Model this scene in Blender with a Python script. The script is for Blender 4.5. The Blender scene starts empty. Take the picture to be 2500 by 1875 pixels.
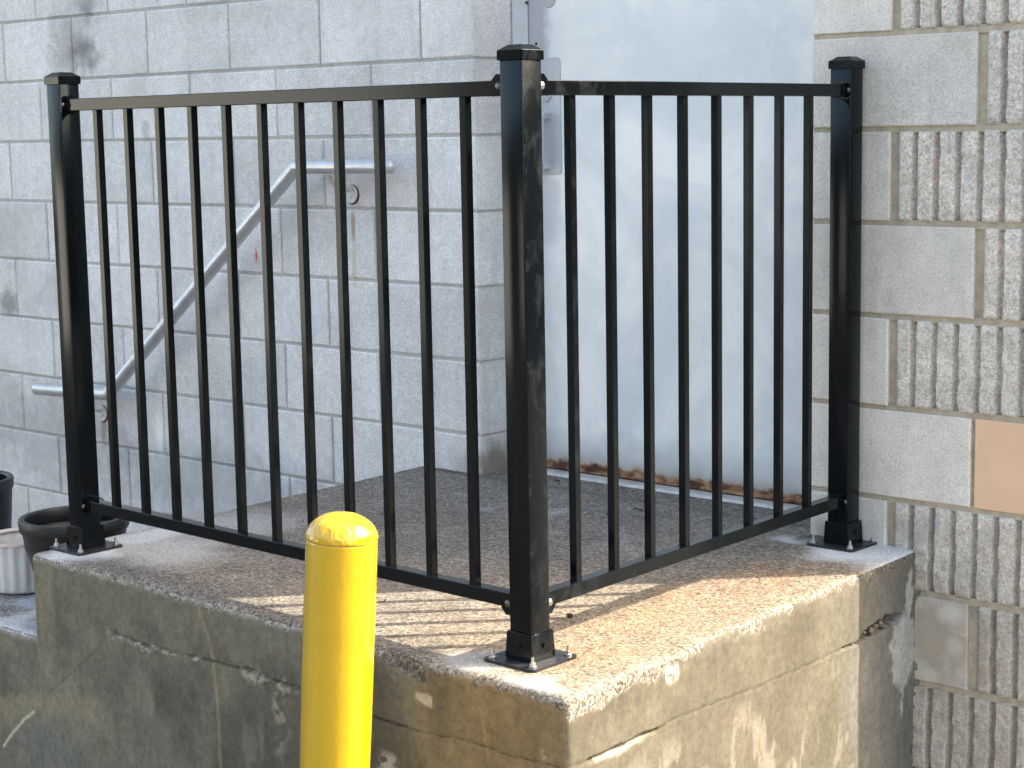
import bpy, bmesh, math, random
import numpy as np
from mathutils import Vector, Matrix

random.seed(7)
rng = np.random.RandomState(11)
scene = bpy.context.scene
COL = scene.collection

# ------------------------------------------------------------------ camera
CAM_LOC = Vector((2.0912, -2.3363, 0.9354))
R_ = Vector((0.7415, 0.6707, -0.0179)); F_ = Vector((-0.6661, 0.7328, -0.1390))
F_.normalize(); R_ = (R_ - F_ * R_.dot(F_)).normalized(); U_ = R_.cross(F_)
cam_data = bpy.data.cameras.new("camera")
cam = bpy.data.objects.new("camera", cam_data)
COL.objects.link(cam)
m = Matrix((( R_.x, U_.x, -F_.x, CAM_LOC.x), (R_.y, U_.y, -F_.y, CAM_LOC.y), (R_.z, U_.z, -F_.z, CAM_LOC.z), (0, 0, 0, 1)))
cam.matrix_world = m
cam_data.sensor_width = 36.0
cam_data.lens = 4439.45 / 2500 * 36
cam_data.clip_start = 0.05
cam_data.clip_end = 500
scene.camera = cam

# ------------------------------------------------------------------ light
SUN_AZ = math.radians(46.0)      # direction towards the sun, from +X towards +Y
SUN_EL = math.radians(37.0)
world = bpy.data.worlds.new("World"); scene.world = world
world.use_nodes = True
wn = world.node_tree; wn.nodes.clear()
sky = wn.nodes.new('ShaderNodeTexSky'); sky.sky_type = 'NISHITA'; sky.sun_disc = False
sky.sun_elevation = SUN_EL; sky.sun_rotation = math.pi / 2 - SUN_AZ
sky.air_density = 0.9; sky.dust_density = 4.0; sky.ozone_density = 0.4
bg = wn.nodes.new('ShaderNodeBackground'); bg.inputs[1].default_value = 0.15
wo = wn.nodes.new('ShaderNodeOutputWorld')
tn = wn.nodes.new('ShaderNodeMix'); tn.data_type = 'RGBA'; tn.blend_type = 'MULTIPLY'
tn.inputs[0].default_value = 1.0; tn.inputs[7].default_value = (1.10, 1.03, 0.88, 1)   # thin high haze: a whiter sky
wn.links.new(sky.outputs[0], tn.inputs[6]); wn.links.new(tn.outputs[2], bg.inputs[0]); wn.links.new(bg.outputs[0], wo.inputs[0])
sd = bpy.data.lights.new("sun", 'SUN'); sd.energy = 2.7; sd.angle = math.radians(0.36); sd.color = (1.0, 0.91, 0.75)
sun = bpy.data.objects.new("sun", sd); COL.objects.link(sun)
tosun = Vector((math.cos(SUN_EL) * math.cos(SUN_AZ), math.cos(SUN_EL) * math.sin(SUN_AZ), math.sin(SUN_EL)))
sun.rotation_euler = tosun.to_track_quat('Z', 'Y').to_euler()
sun.location = tosun * 20
scene.view_settings.view_transform = 'Standard'
scene.view_settings.look = 'None'
scene.view_settings.gamma = 1.0
scene.view_settings.exposure = 2.27
scene.view_settings.use_curve_mapping = False
scene.render.engine = 'CYCLES'
scene.render.resolution_x = 1024; scene.render.resolution_y = 768

# ------------------------------------------------------------------ helpers
def link(name, me, mats=None, parent=None, loc=(0, 0, 0), rotz=0.0, rot=None):
    o = bpy.data.objects.new(name, me); COL.objects.link(o)
    if mats is not None and me is not None and len(me.materials) == 0:
        for mm in (mats if isinstance(mats, (list, tuple)) else [mats]): me.materials.append(mm)
    o.location = loc
    o.rotation_euler = rot if rot is not None else (0, 0, rotz)
    if parent is not None: o.parent = parent
    return o

def thing(name, label, cat, loc=(0, 0, 0), group=None, rotz=0.0):
    o = bpy.data.objects.new(name, None); COL.objects.link(o)
    o.location = loc; o.rotation_euler = (0, 0, rotz); o.empty_display_size = 0.05
    o['label'] = label; o['category'] = cat
    if group: o['group'] = group
    return o

def mesh_from(name, verts, faces, smooth=False):
    me = bpy.data.meshes.new(name); me.from_pydata(verts, [], faces); me.update()
    if smooth: me.polygons.foreach_set('use_smooth', [True] * len(me.polygons))
    return me

def bm_mesh(name, bm, smooth=False):
    bmesh.ops.recalc_face_normals(bm, faces=bm.faces[:])
    me = bpy.data.meshes.new(name); bm.to_mesh(me); bm.free()
    if smooth: me.polygons.foreach_set('use_smooth', [True] * len(me.polygons))
    return me

def add_box(bm, x0, x1, y0, y1, z0, z1, bevel=0.0, seg=1):
    vs = [bm.verts.new((x, y, z)) for x in (x0, x1) for y in (y0, y1) for z in (z0, z1)]
    f = [(0, 1, 3, 2), (4, 6, 7, 5), (0, 4, 5, 1), (2, 3, 7, 6), (0, 2, 6, 4), (1, 5, 7, 3)]
    fs = [bm.faces.new([vs[i] for i in q]) for q in f]
    if bevel > 0:
        es = list({e for ff in fs for e in ff.edges})
        bmesh.ops.bevel(bm, geom=es, offset=bevel, segments=seg, profile=0.5, affect='EDGES')
    return vs

def add_cyl(bm, p0, p1, r0, r1=None, seg=20, caps=True):
    r1 = r0 if r1 is None else r1
    p0 = Vector(p0); p1 = Vector(p1); d = (p1 - p0).normalized()
    a = d.orthogonal().normalized(); b = d.cross(a)
    A = []; B = []
    for i in range(seg):
        t = 2 * math.pi * i / seg; v = a * math.cos(t) + b * math.sin(t)
        A.append(bm.verts.new(p0 + v * r0)); B.append(bm.verts.new(p1 + v * r1))
    for i in range(seg):
        j = (i + 1) % seg; bm.faces.new((A[i], A[j], B[j], B[i]))
    if caps: bm.faces.new(A[::-1]); bm.faces.new(B)

def add_prism(bm, pts, h0, h1, plane='xz'):
    def P(u, v, w):
        return {'xz': (u, w, v), 'xy': (u, v, w), 'yz': (w, u, v)}[plane]
    A = [bm.verts.new(P(u, v, h0)) for u, v in pts]; B = [bm.verts.new(P(u, v, h1)) for u, v in pts]
    n = len(pts)
    for i in range(n): bm.faces.new((A[i], A[(i + 1) % n], B[(i + 1) % n], B[i]))
    bm.faces.new(A[::-1]); bm.faces.new(B)

def add_lathe(bm, prof, seg=32, flute=None):
    rings = []
    for r, z in prof:
        ring = []
        for i in range(seg):
            t = 2 * math.pi * i / seg
            rr = r if flute is None else flute(r, z, t)
            ring.append(bm.verts.new((rr * math.cos(t), rr * math.sin(t), z)))
        rings.append(ring)
    for a, b in zip(rings[:-1], rings[1:]):
        for i in range(seg):
            j = (i + 1) % seg; bm.faces.new((a[i], a[j], b[j], b[i]))
    return rings

# ---- numpy value noise
_tab = rng.rand(64, 64, 64).astype(np.float32)
def vnoise(x, y, z):
    xi = np.floor(x).astype(int); yi = np.floor(y).astype(int); zi = np.floor(z).astype(int)
    fx = x - xi; fy = y - yi; fz = z - zi
    fx = fx * fx * (3 - 2 * fx); fy = fy * fy * (3 - 2 * fy); fz = fz * fz * (3 - 2 * fz)
    def T(a, b, c): return _tab[(xi + a) & 63, (yi + b) & 63, (zi + c) & 63]
    c00 = T(0, 0, 0) * (1 - fx) + T(1, 0, 0) * fx; c10 = T(0, 1, 0) * (1 - fx) + T(1, 1, 0) * fx
    c01 = T(0, 0, 1) * (1 - fx) + T(1, 0, 1) * fx; c11 = T(0, 1, 1) * (1 - fx) + T(1, 1, 1) * fx
    return (c00 * (1 - fy) + c10 * fy) * (1 - fz) + (c01 * (1 - fy) + c11 * fy) * fz
def fbm(x, y, z, s, o=4, g=0.5):
    v = 0; a = 1; t = 0
    for i in range(o):
        v = v + a * vnoise(x * s + 17.3 * i, y * s + 5.1 * i, z * s + 9.7 * i); t += a; a *= g; s *= 2.03
    return v / t
def sstep(a, b, x):
    t = np.clip((x - a) / (b - a), 0, 1); return t * t * (3 - 2 * t)
def seg_dist(px, py, pts, w=None):
    """distance to a polyline, and the interpolated weight along it"""
    best = np.full(px.shape, 9.0); bw = np.zeros(px.shape)
    for i in range(len(pts) - 1):
        x0, y0 = pts[i][:2]; x1, y1 = pts[i + 1][:2]
        dx, dy = x1 - x0, y1 - y0; L2 = dx * dx + dy * dy + 1e-12
        t = np.clip(((px - x0) * dx + (py - y0) * dy) / L2, 0, 1)
        d = np.hypot(px - x0 - t * dx, py - y0 - t * dy)
        if w is not None:
            ww = w[i] * (1 - t) + w[i + 1] * t; bw = np.where(d < best, ww, bw)
        best = np.minimum(best, d)
    return (best, bw) if w is not None else best
def blob(px, py, cx, cy, rx, ry, soft=0.5):
    return 1 - sstep(1 - soft, 1 + soft, np.hypot((px - cx) / rx, (py - cy) / ry))

def grid_mesh(name, P, cols=None, attrs=None, flip=False):
    """P: (n, m, 3) array"""
    n, mm = P.shape[:2]
    me = bpy.data.meshes.new(name)
    me.vertices.add(n * mm); me.vertices.foreach_set('co', P.reshape(-1).astype(np.float32))
    idx = np.arange(n * mm).reshape(n, mm)
    q = np.stack([idx[:-1, :-1], idx[1:, :-1], idx[1:, 1:], idx[:-1, 1:]], -1).reshape(-1, 4)
    if flip: q = q[:, ::-1]
    nf = len(q)
    me.loops.add(nf * 4); me.loops.foreach_set('vertex_index', q.reshape(-1).astype(np.int32))
    me.polygons.add(nf); me.polygons.foreach_set('loop_start', np.arange(0, nf * 4, 4, dtype=np.int32))
    try: me.polygons.foreach_set('loop_total', np.full(nf, 4, dtype=np.int32))
    except Exception: pass
    me.polygons.foreach_set('use_smooth', np.ones(nf, dtype=bool))
    me.update(calc_edges=True); me.validate()
    if cols is not None:
        at = me.color_attributes.new('Col', 'FLOAT_COLOR', 'POINT')
        c4 = np.concatenate([cols.reshape(-1, 3), np.ones((n * mm, 1))], 1).astype(np.float32)
        at.data.foreach_set('color', c4.reshape(-1))
    for k, v in (attrs or {}).items():
        a = me.attributes.new(k, 'FLOAT', 'POINT'); a.data.foreach_set('value', v.reshape(-1).astype(np.float32))
    return me

def lerp3(a, b, t): return a * (1 - t[..., None]) + np.array(b) * t[..., None]

# ------------------------------------------------------------------ materials
class NT:
    def __init__(s, name):
        s.m = bpy.data.materials.new(name); s.m.use_nodes = True
        s.t = s.m.node_tree; s.t.nodes.clear()
        s.out = s.n('ShaderNodeOutputMaterial'); s.p = s.n('ShaderNodeBsdfPrincipled')
        s.l(s.p.outputs[0], s.out.inputs[0])
        s.geo = s.n('ShaderNodeNewGeometry')
    def n(s, t, **k):
        x = s.t.nodes.new(t)
        for a, b in k.items(): setattr(x, a, b)
        return x
    def l(s, a, b): s.t.links.new(a, b)
    def inp(s, name, v):
        i = s.p.inputs[name]
        if hasattr(v, 'links') or hasattr(v, 'is_output'): s.l(v, i)
        else: i.default_value = v if not isinstance(v, tuple) or len(v) == 4 else (*v, 1)
    def pos(s, scale=(1, 1, 1)):
        mp = s.n('ShaderNodeMapping'); mp.inputs['Scale'].default_value = scale
        s.l(s.geo.outputs['Position'], mp.inputs[0]); return mp.outputs[0]
    def noise(s, scale, detail=4, rough=0.55, vec=None, dist=0.0):
        x = s.n('ShaderNodeTexNoise'); x.inputs['Scale'].default_value = scale
        x.inputs['Detail'].default_value = detail; x.inputs['Roughness'].default_value = rough
        x.inputs['Distortion'].default_value = dist
        s.l(vec if vec is not None else s.geo.outputs['Position'], x.inputs['Vector']); return x.outputs[0]
    def voro(s, scale, feature='F1', vec=None, rnd=1.0):
        x = s.n('ShaderNodeTexVoronoi', feature=feature); x.inputs['Scale'].default_value = scale
        x.inputs['Randomness'].default_value = rnd
        s.l(vec if vec is not None else s.geo.outputs['Position'], x.inputs['Vector']); return x
    def ramp(s, v, stops, interp='LINEAR'):
        x = s.n('ShaderNodeValToRGB'); x.color_ramp.interpolation = interp
        e = x.color_ramp.elements
        while len(e) < len(stops): e.new(0.5)
        for i, (p, c) in enumerate(stops):
            e[i].position = p; e[i].color = (c, c, c, 1) if not isinstance(c, tuple) else (*c, 1)
        s.l(v, x.inputs[0]); return x.outputs[0]
    def mix(s, f, a, b, mode='MIX'):
        x = s.n('ShaderNodeMix', data_type='RGBA', blend_type=mode)
        for sock, v in ((x.inputs[0], f), (x.inputs[6], a), (x.inputs[7], b)):
            if hasattr(v, 'is_output'): s.l(v, sock)
            elif isinstance(v, tuple): sock.default_value = (*v, 1)
            else: sock.default_value = v
        return x.outputs[2]
    def math(s, op, a, b=None, clamp=False):
        x = s.n('ShaderNodeMath', operation=op); x.use_clamp = clamp
        for i, v in enumerate((a, b)):
            if v is None: continue
            if hasattr(v, 'is_output'): s.l(v, x.inputs[i])
            else: x.inputs[i].default_value = v
        return x.outputs[0]
    def bump(s, h, strength=0.5, dist=0.002, normal=None):
        x = s.n('ShaderNodeBump'); x.inputs['Strength'].default_value = strength; x.inputs['Distance'].default_value = dist
        s.l(h, x.inputs['Height'])
        if normal is not None: s.l(normal, x.inputs['Normal'])
        s.l(x.outputs[0], s.p.inputs['Normal']); return x.outputs[0]
    def attr(s, name):
        x = s.n('ShaderNodeAttribute'); x.attribute_name = name; return x
    def objrnd(s):
        return s.n('ShaderNodeObjectInfo').outputs['Random']
    def sep(s, v=None):
        x = s.n('ShaderNodeSeparateXYZ'); s.l(v if v is not None else s.geo.outputs['Position'], x.inputs[0]); return x.outputs
    def spot(s, c, r, amp=0.35, nscale=14):
        """soft-edged patch at a world position, ragged by noise (1 inside)"""
        v = s.n('ShaderNodeVectorMath', operation='SUBTRACT'); s.l(s.geo.outputs['Position'], v.inputs[0]); v.inputs[1].default_value = c
        d = s.n('ShaderNodeVectorMath', operation='DIVIDE'); s.l(v.outputs[0], d.inputs[0]); d.inputs[1].default_value = r
        L = s.n('ShaderNodeVectorMath', operation='LENGTH'); s.l(d.outputs[0], L.inputs[0])
        nn = s.noise(nscale, 4); x = s.math('ADD', L.outputs['Value'], s.math('MULTIPLY', s.math('SUBTRACT', nn, 0.5), amp * 4))
        return s.ramp(x, [(0.35, 1.0), (1.0, 0.0)])

def mat_concrete_side():
    s = NT('cast_concrete')
    c = s.attr('Col').outputs['Color']
    n1 = s.noise(60, 6, 0.7); n2 = s.noise(300, 3, 0.6)
    f = s.ramp(n1, [(0.3, 0.72), (0.7, 1.22)]); g = s.ramp(n2, [(0.3, 0.86), (0.7, 1.12)])
    col = s.mix(1.0, s.mix(1.0, c, f, 'MULTIPLY'), g, 'MULTIPLY')
    agg = s.attr('agg').outputs['Fac']                         # where the skin is broken and aggregate shows
    v = s.voro(190); st = s.ramp(s.sep(v.outputs['Color'])[0], [(0.0, (.10, .085, .07)), (.4, (.24, .21, .17)), (.75, (.40, .36, .30)), (1, (.55, .50, .44))])
    col = s.mix(agg, col, s.mix(1.0, st, s.attr('agb').outputs['Color'], 'MULTIPLY'))
    s.inp('Base Color', col); s.inp('Roughness', 0.9); s.p.inputs['Specular IOR Level'].default_value = 0.3
    h = s.math('ADD', s.math('MULTIPLY', n1, 0.7), s.math('MULTIPLY', n2, 0.25))
    pit = s.ramp(s.voro(90).outputs['Distance'], [(0.0, 0.0), (0.12, 1.0)])
    h2 = s.math('ADD', h, s.math('MULTIPLY', pit, 0.25))
    h3 = s.math('ADD', h2, s.math('MULTIPLY', agg, s.math('MULTIPLY', v.outputs['Distance'], -1.2)))
    s.bump(h3, 0.55, 0.003)
    return s.m

def mat_concrete_top():
    s = NT('exposed_aggregate')
    tint = s.attr('Col').outputs['Color']; dust = s.attr('dust').outputs['Fac']
    warp = s.n('ShaderNodeVectorMath', operation='ADD')
    nz = s.n('ShaderNodeTexNoise'); nz.inputs['Scale'].default_value = 90; s.l(s.geo.outputs['Position'], nz.inputs['Vector'])
    sc = s.n('ShaderNodeVectorMath', operation='SCALE'); sc.inputs['Scale'].default_value = 0.008; s.l(nz.outputs['Color'], sc.inputs[0])
    s.l(s.geo.outputs['Position'], warp.inputs[0]); s.l(sc.outputs[0], warp.inputs[1])
    v = s.voro(205, vec=warp.outputs[0])
    v2 = s.voro(380, vec=warp.outputs[0])
    r = s.sep(v.outputs['Color'])[0]; r2 = s.sep(v2.outputs['Color'])[1]
    st = s.ramp(r, [(0.0, (.15, .135, .12)), (.2, (.27, .245, .22)), (.5, (.40, .365, .33)), (.8, (.52, .48, .43)), (1.0, (.76, .72, .66))])
    s2 = s.ramp(r2, [(0.0, 0.74), (1.0, 1.2)])
    edge = s.ramp(v.outputs['Distance'], [(0.35, 1.0), (0.75, 0.70)])
    col = s.mix(1.0, s.mix(1.0, st, s2, 'MULTIPLY'), edge, 'MULTIPLY')
    big = s.ramp(s.noise(7, 5, 0.6), [(0.3, 0.78), (0.7, 1.15)])
    col = s.mix(1.0, s.mix(1.0, col, big, 'MULTIPLY'), tint, 'MULTIPLY')
    dn = s.math('MULTIPLY', dust, s.ramp(s.noise(160, 4, 0.7), [(0.30, 0.35), (0.6, 1.0)]), clamp=True)
    col = s.mix(dn, col, (.70, .70, .70))
    s.inp('Base Color', col); s.inp('Roughness', 0.88); s.p.inputs['Specular IOR Level'].default_value = 0.35
    h = s.math('ADD', s.math('MULTIPLY', v.outputs['Distance'], -1.0), s.math('MULTIPLY', v2.outputs['Distance'], -0.4))
    h = s.math('ADD', h, s.math('MULTIPLY', s.noise(500, 2), 0.25))
    s.bump(h, 0.30, 0.0008)
    return s.m

def mat_block(name, base, painted=True, soot=(), speck=0.0, spec=0.25, rough_face=0.0):
    s = NT(name)
    rnd = s.objrnd()
    c = s.mix(s.ramp(rnd, [(0, 0.0), (1, 1.0)]), tuple(x * 0.88 for x in base), tuple(min(1, x * 1.06) for x in base))
    big = s.ramp(s.noise(3.2, 5, 0.6), [(0.3, 0.80), (0.7, 1.09)])
    med = s.ramp(s.noise(28, 5, 0.65), [(0.3, 0.90), (0.72, 1.05)])
    gr = s.ramp(s.noise(260, 3, 0.75), [(0.36, 0.74), (0.62, 1.09)])
    c = s.mix(1.0, s.mix(1.0, s.mix(1.0, c, big, 'MULTIPLY'), med, 'MULTIPLY'), gr, 'MULTIPLY')
    if speck:
        sp_ = s.ramp(s.noise(150, 3, 0.8), [(0.38, 1 - speck), (0.5, 1.0), (0.64, 1 + speck * .6)])
        sp2 = s.ramp(s.noise(55, 4, 0.7), [(0.35, 1 - speck * .5), (0.65, 1 + speck * .3)])
        c = s.mix(1.0, s.mix(1.0, c, sp_, 'MULTIPLY'), sp2, 'MULTIPLY')
        lowz = s.ramp(s.math('ADD', s.sep()[2], s.math('MULTIPLY', s.noise(6, 4), .5)), [(0.0, 1.0), (0.55, 0.0)])
        c = s.mix(s.math('MULTIPLY', lowz, 0.12 if painted else 0.35), c, (.36, .30, .22))
    pits = s.voro(95); pm = s.ramp(pits.outputs['Distance'], [(0.10, 1.0), (0.20, 0.0)])
    pr = s.ramp(s.sep(pits.outputs['Color'])[0], [(0.62, 0.0), (0.72, 1.0)])
    pit = s.math('MULTIPLY', pm, pr)
    c = s.mix(s.math('MULTIPLY', pit, 0.62), c, tuple(x * 0.30 for x in base))
    # grime in rain streaks
    st = s.ramp(s.noise(1, 5, 0.6, vec=s.pos((26, 26, 3.5))), [(0.52, 0.0), (0.74, 1.0)])
    c = s.mix(s.math('MULTIPLY', st, 0.22), c, tuple(x * 0.45 for x in base))
    for (cc, rr, amt, colr) in soot:
        c = s.mix(s.math('MULTIPLY', s.spot(cc, rr), amt), c, colr)
    s.inp('Base Color', c); s.inp('Roughness', 0.72 if painted else 0.92); s.p.inputs['Specular IOR Level'].default_value = spec
    h = s.math('ADD', s.math('MULTIPLY', s.noise(180, 4, 0.65), 0.6), s.math('MULTIPLY', pit, -1.2))
    h = s.math('ADD', h, s.math('MULTIPLY', s.noise(25, 3), 0.5))
    if rough_face: h = s.math('ADD', h, s.math('MULTIPLY', s.noise(110, 5, 0.75), rough_face))
    s.bump(h, 0.5, 0.002)
    return s.m

def mat_simple(name, col, rough=0.5, metal=0.0, spec=0.5, bump=None, var=0.0, vs=30):
    s = NT(name)
    if var:
        f = s.ramp(s.noise(vs, 5, 0.6), [(0.3, 1 - var), (0.7, 1 + var)])
        s.inp('Base Color', s.mix(1.0, col, f, 'MULTIPLY'))
    else: s.inp('Base Color', (*col, 1))
    s.inp('Roughness', rough); s.inp('Metallic', metal); s.p.inputs['Specular IOR Level'].default_value = spec
    if bump: s.bump(s.noise(bump[0], 4, 0.6), bump[1], bump[2])
    return s.m

def mat_black_metal():
    s = NT('black_powder_coat')
    # hand marks and dried dust, strongest on the sides that face +X
    n = s.noise(1, 6, 0.62, vec=s.pos((26, 26, 17)), dist=0.6)
    sm = s.ramp(n, [(0.50, 0.0), (0.74, 1.0)])
    fine = s.ramp(s.noise(210, 4, 0.7), [(0.3, 0.5), (0.7, 1.0)])
    x, y, z = s.sep()
    nx = s.sep(s.geo.outputs['True Normal'])[0]
    side = s.ramp(nx, [(0.5, 0.06), (0.8, 1.0)])
    near = s.ramp(x, [(-0.30, 0.25), (-0.03, 1.0)])
    d = s.math('MULTIPLY', s.math('MULTIPLY', s.math('MULTIPLY', sm, fine), side), near, clamp=True)
    s.inp('Base Color', s.mix(s.math('MULTIPLY', d, 0.55), (.0026, .0036, .0044), (.030, .035, .040)))
    s.inp('Roughness', s.math('ADD', 0.14, s.math('MULTIPLY', d, 0.12)))
    s.p.inputs['Specular IOR Level'].default_value = 0.22
    s.p.inputs['Specular Tint'].default_value = (.72, .86, 1.0, 1)
    s.bump(s.noise(700, 2), 0.08, 0.0005)
    return s.m

def mat_yellow():
    s = NT('yellow_gloss_paint')
    a = s.attr('lum').outputs['Fac']
    n = s.ramp(s.noise(18, 5, 0.6), [(0.3, (.50, .312, .002)), (0.7, (.52, .328, .003))])
    c = s.mix(s.math('MULTIPLY', a, 0.5), n, (.33, .17, .01))
    run = s.ramp(s.noise(1, 5, 0.6, vec=s.pos((60, 60, 5))), [(0.60, 0.0), (0.72, 1.0)])
    c = s.mix(s.math('MULTIPLY', run, 0.14), c, (.30, .19, .02))
    scr = s.ramp(s.noise(1, 6, 0.7, vec=s.pos((160, 160, 60))), [(0.70, 0.0), (0.76, 1.0)])
    c = s.mix(s.math('MULTIPLY', scr, 0.45), c, (.25, .16, .03))
    s.inp('Base Color', c); s.inp('Roughness', 0.24); s.p.inputs['Coat Weight'].default_value = 0.8
    s.p.inputs['Coat Roughness'].default_value = 0.06
    s.bump(s.math('ADD', s.math('MULTIPLY', s.noise(120, 3), 0.5), s.noise(26, 2)), 0.10, 0.002)
    return s.m

def mat_door():
    s = NT('blue_white_door_paint')
    base = s.mix(s.ramp(s.noise(3.0, 5, 0.6, dist=0.8), [(0.38, 0.0), (0.62, 1.0)]), (.63, .68, .70), (.81, .83, .825))
    mott = s.ramp(s.noise(1, 6, 0.7, vec=s.pos((22, 22, 9))), [(0.58, 0.0), (0.70, 1.0)])
    base = s.mix(s.math('MULTIPLY', mott, 0.10), base, (.40, .42, .46))
    # greyer old paint along the lock side
    x, y, z = s.sep()
    g = s.math('ADD', s.math('MULTIPLY', s.math('ADD', x, 1.10), -11.0), s.math('MULTIPLY', s.math('SUBTRACT', s.noise(7, 5), 0.5), 3.2))
    g = s.math('MULTIPLY', s.ramp(g, [(0.0, 0.0), (0.5, 1.0)]), s.ramp(z, [(0.55, 0.15), (1.15, 1.0)]))
    base = s.mix(s.math('MULTIPLY', g, 0.85), base, (.38, .385, .42))
    # dull band above the rust
    dn = s.math('ADD', z, s.math('MULTIPLY', s.math('SUBTRACT', s.noise(9, 5), 0.5), 0.12))
    base = s.mix(s.ramp(dn, [(0.035, 0.75), (0.135, 0.0)]), base, (.33, .34, .35))
    # rust
    zz = s.math('ADD', z, s.math('MULTIPLY', s.math('SUBTRACT', s.noise(22, 6, 0.62), 0.5), 0.050))
    rm = s.ramp(zz, [(0.033, 1.0), (0.041, 0.0)])
    halo = s.ramp(zz, [(0.036, 1.0), (0.060, 0.0)]); base = s.mix(s.math('MULTIPLY', halo, 0.55), base, (.36, .27, .17))
    rc = s.ramp(s.noise(1, 7, 0.62, vec=s.pos((17, 17, 42)), dist=.4), [(0.38, (.045, .018, .011)), (0.47, (.105, .038, .020)), (0.53, (.24, .12, .055)), (0.66, (.36, .25, .15))])
    c = s.mix(rm, base, rc)
    s.inp('Base Color', c)
    s.inp('Roughness', s.math('ADD', 0.34, s.math('MULTIPLY', rm, 0.5)))
    h = s.math('ADD', s.math('MULTIPLY', s.noise(6, 3), 1.0), s.math('MULTIPLY', s.math('MULTIPLY', rm, s.noise(140, 4)), 0.15))
    s.bump(h, 0.12, 0.01)
    return s.m

def mat_ground():
    s = NT('asphalt')
    v = s.voro(160); c = s.ramp(s.sep(v.outputs['Color'])[0], [(0, (.05, .049, .046)), (1, (.135, .130, .122))])
    f = s.ramp(s.noise(0.8, 6), [(0.3, 0.8), (0.7, 1.2)])
    s.inp('Base Color', s.mix(1.0, c, f, 'MULTIPLY')); s.inp('Roughness', 0.9)
    s.bump(v.outputs['Distance'], 0.6, 0.004)
    return s.m

WALL_L = (.76, .75, .74)
WALL_R = (.84, .79, .72)
M_side = mat_concrete_side(); M_top = mat_concrete_top()
YL, YR = 1.2199, 1.150
sootL = [((-3.03, YL, 1.205), (.10, .2, .075), .6, (.06, .06, .065)), ((-3.08, YL, 1.24), (.19, .2, .14), .40, (.14, .14, .15)),
         ((-2.98, YL, 1.36), (.08, .2, .05), .55, (.10, .10, .11)), ((-3.54, YL, .36), (.08, .2, .07), .6, (.10, .10, .11)),
         ((-3.20, YL, .42), (.20, .2, .12), .25, (.16, .16, .17)), ((-2.70, YL, .95), (.03, .2, .04), .4, (.16, .16, .17)),
         ((-3.35, YL, -.10), (.5, .2, .22), .35, (.20, .21, .23)), ((-2.4, YL, -.16), (.9, .2, .16), .40, (.20, .205, .22)),
         ((-1.744, YL, .66), (.012, .2, .06), .75, (.28, .15, .07)), ((-1.744, YL, .56), (.014, .2, .08), .5, (.42, .34, .2)),
         ((-2.178, YL, .570), (.010, .2, .028), 1.0, (.62, .11, .07)),
         ((-3.008, YL, -.03), (.02, .2, .09), .6, (.20, .13, .09)),
         ((-2.70, YL, -.02), (.03, .2, .08), .7, (.80, .78, .72)),
         ((-1.25, 1.30, .0), (.08, .12, .115), .8, (.17, .145, .105)),
         ((-1.30, YL, .02), (.10, .05, .06), .45, (.25, .23, .20))]
M_blockL = mat_block('white_painted_block', WALL_L, speck=0.12, soot=sootL)
M_mortL = mat_block('painted_mortar', (.50, .48, .455), soot=sootL)
sootR = [((.15, YR, -.19), (.20, .2, .16), .75, (.36, .30, .22)), ((.20, YR, -.13), (.04, .2, .03), .8, (.66, .62, .54)), ((.21, YR, -.20), (.03, .2, .03), .7, (.62, .58, .50)), ((.15, YR, -.275), (.03, .2, .02), .8, (.60, .56, .48)),
         ((.12, YR, .05), (.10, .2, .06), .45, (.30, .29, .28)), ((-.1, YR, .01), (.06, .2, .04), .6, (.26, .24, .20))]
M_blockR = mat_block('smooth_grey_block', WALL_R, painted=False, soot=sootR, spec=0.2)
M_ribR = mat_block('split_face_block', (.84, .775, .69), painted=False, speck=.28, soot=sootR, spec=0.2, rough_face=4.0)
M_mortR = mat_simple('sandy_mortar', (.45, .39, .30), 0.95, spec=0.15, bump=(160, .5, .002), var=.2, vs=40)
M_peach = mat_simple('peach_masonry_paint', (.80, .54, .35), .6, spec=.3, bump=(150, .35, .0015), var=.05, vs=14)
M_core = mat_simple('wall_render', (.5, .48, .45), 0.9, spec=0.2, bump=(80, .4, .003), var=.1)
M_black = mat_black_metal()
M_platebk = mat_simple('dusty_black_plate', (.016, .018, .022), .35, spec=.4, var=.6, vs=45)
M_zinc = mat_simple('zinc_plated_steel', (.55, .56, .56), 0.30, 1.0)
M_darkscrew = mat_simple('dark_screw_steel', (.12, .12, .12), 0.3, 1.0)
M_yellow = mat_yellow()
M_door = mat_door()
M_frame = mat_simple('grey_white_frame_paint', (.60, .63, .65), 0.45, var=.12, vs=9, bump=(60, .15, .002))
M_plate = mat_simple('blue_grey_plate_paint', (.46, .49, .525), 0.40, var=.08, vs=20, bump=(60, .1, .002))
M_gap = mat_simple('dark_gap_fill', (.015, .015, .016), 0.8)  # near-black, stands in for shade in the door gaps and screw hole
M_alu = mat_simple('aluminium_threshold', (.62, .60, .57), 0.45, 0.35, var=.2, vs=30)
M_rail = mat_simple('silver_grey_paint', (.50, .51, .525), 0.30, 0.45, var=.10, vs=26, bump=(90, .18, .0015))
M_brk = mat_simple('dull_grey_bracket_paint', (.50, .50, .50), .6, var=.18, vs=70)
M_rust = mat_simple('rust', (.10, .04, .02), 0.9, var=.3, vs=90)
M_potblack = mat_simple('black_plastic', (.007, .009, .012), 0.42, bump=(200, .1, .001), var=.2, vs=20)
M_potbrown = mat_simple('dark_brown_plastic', (.016, .012, .010), 0.45, var=.3, vs=40)
M_potwhite = mat_simple('cream_white_plastic', (.60, .585, .57), 0.5, var=.06, vs=15)
M_potrim = mat_simple('beige_plastic', (.56, .47, .41), 0.6, var=.12, vs=30)
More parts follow.
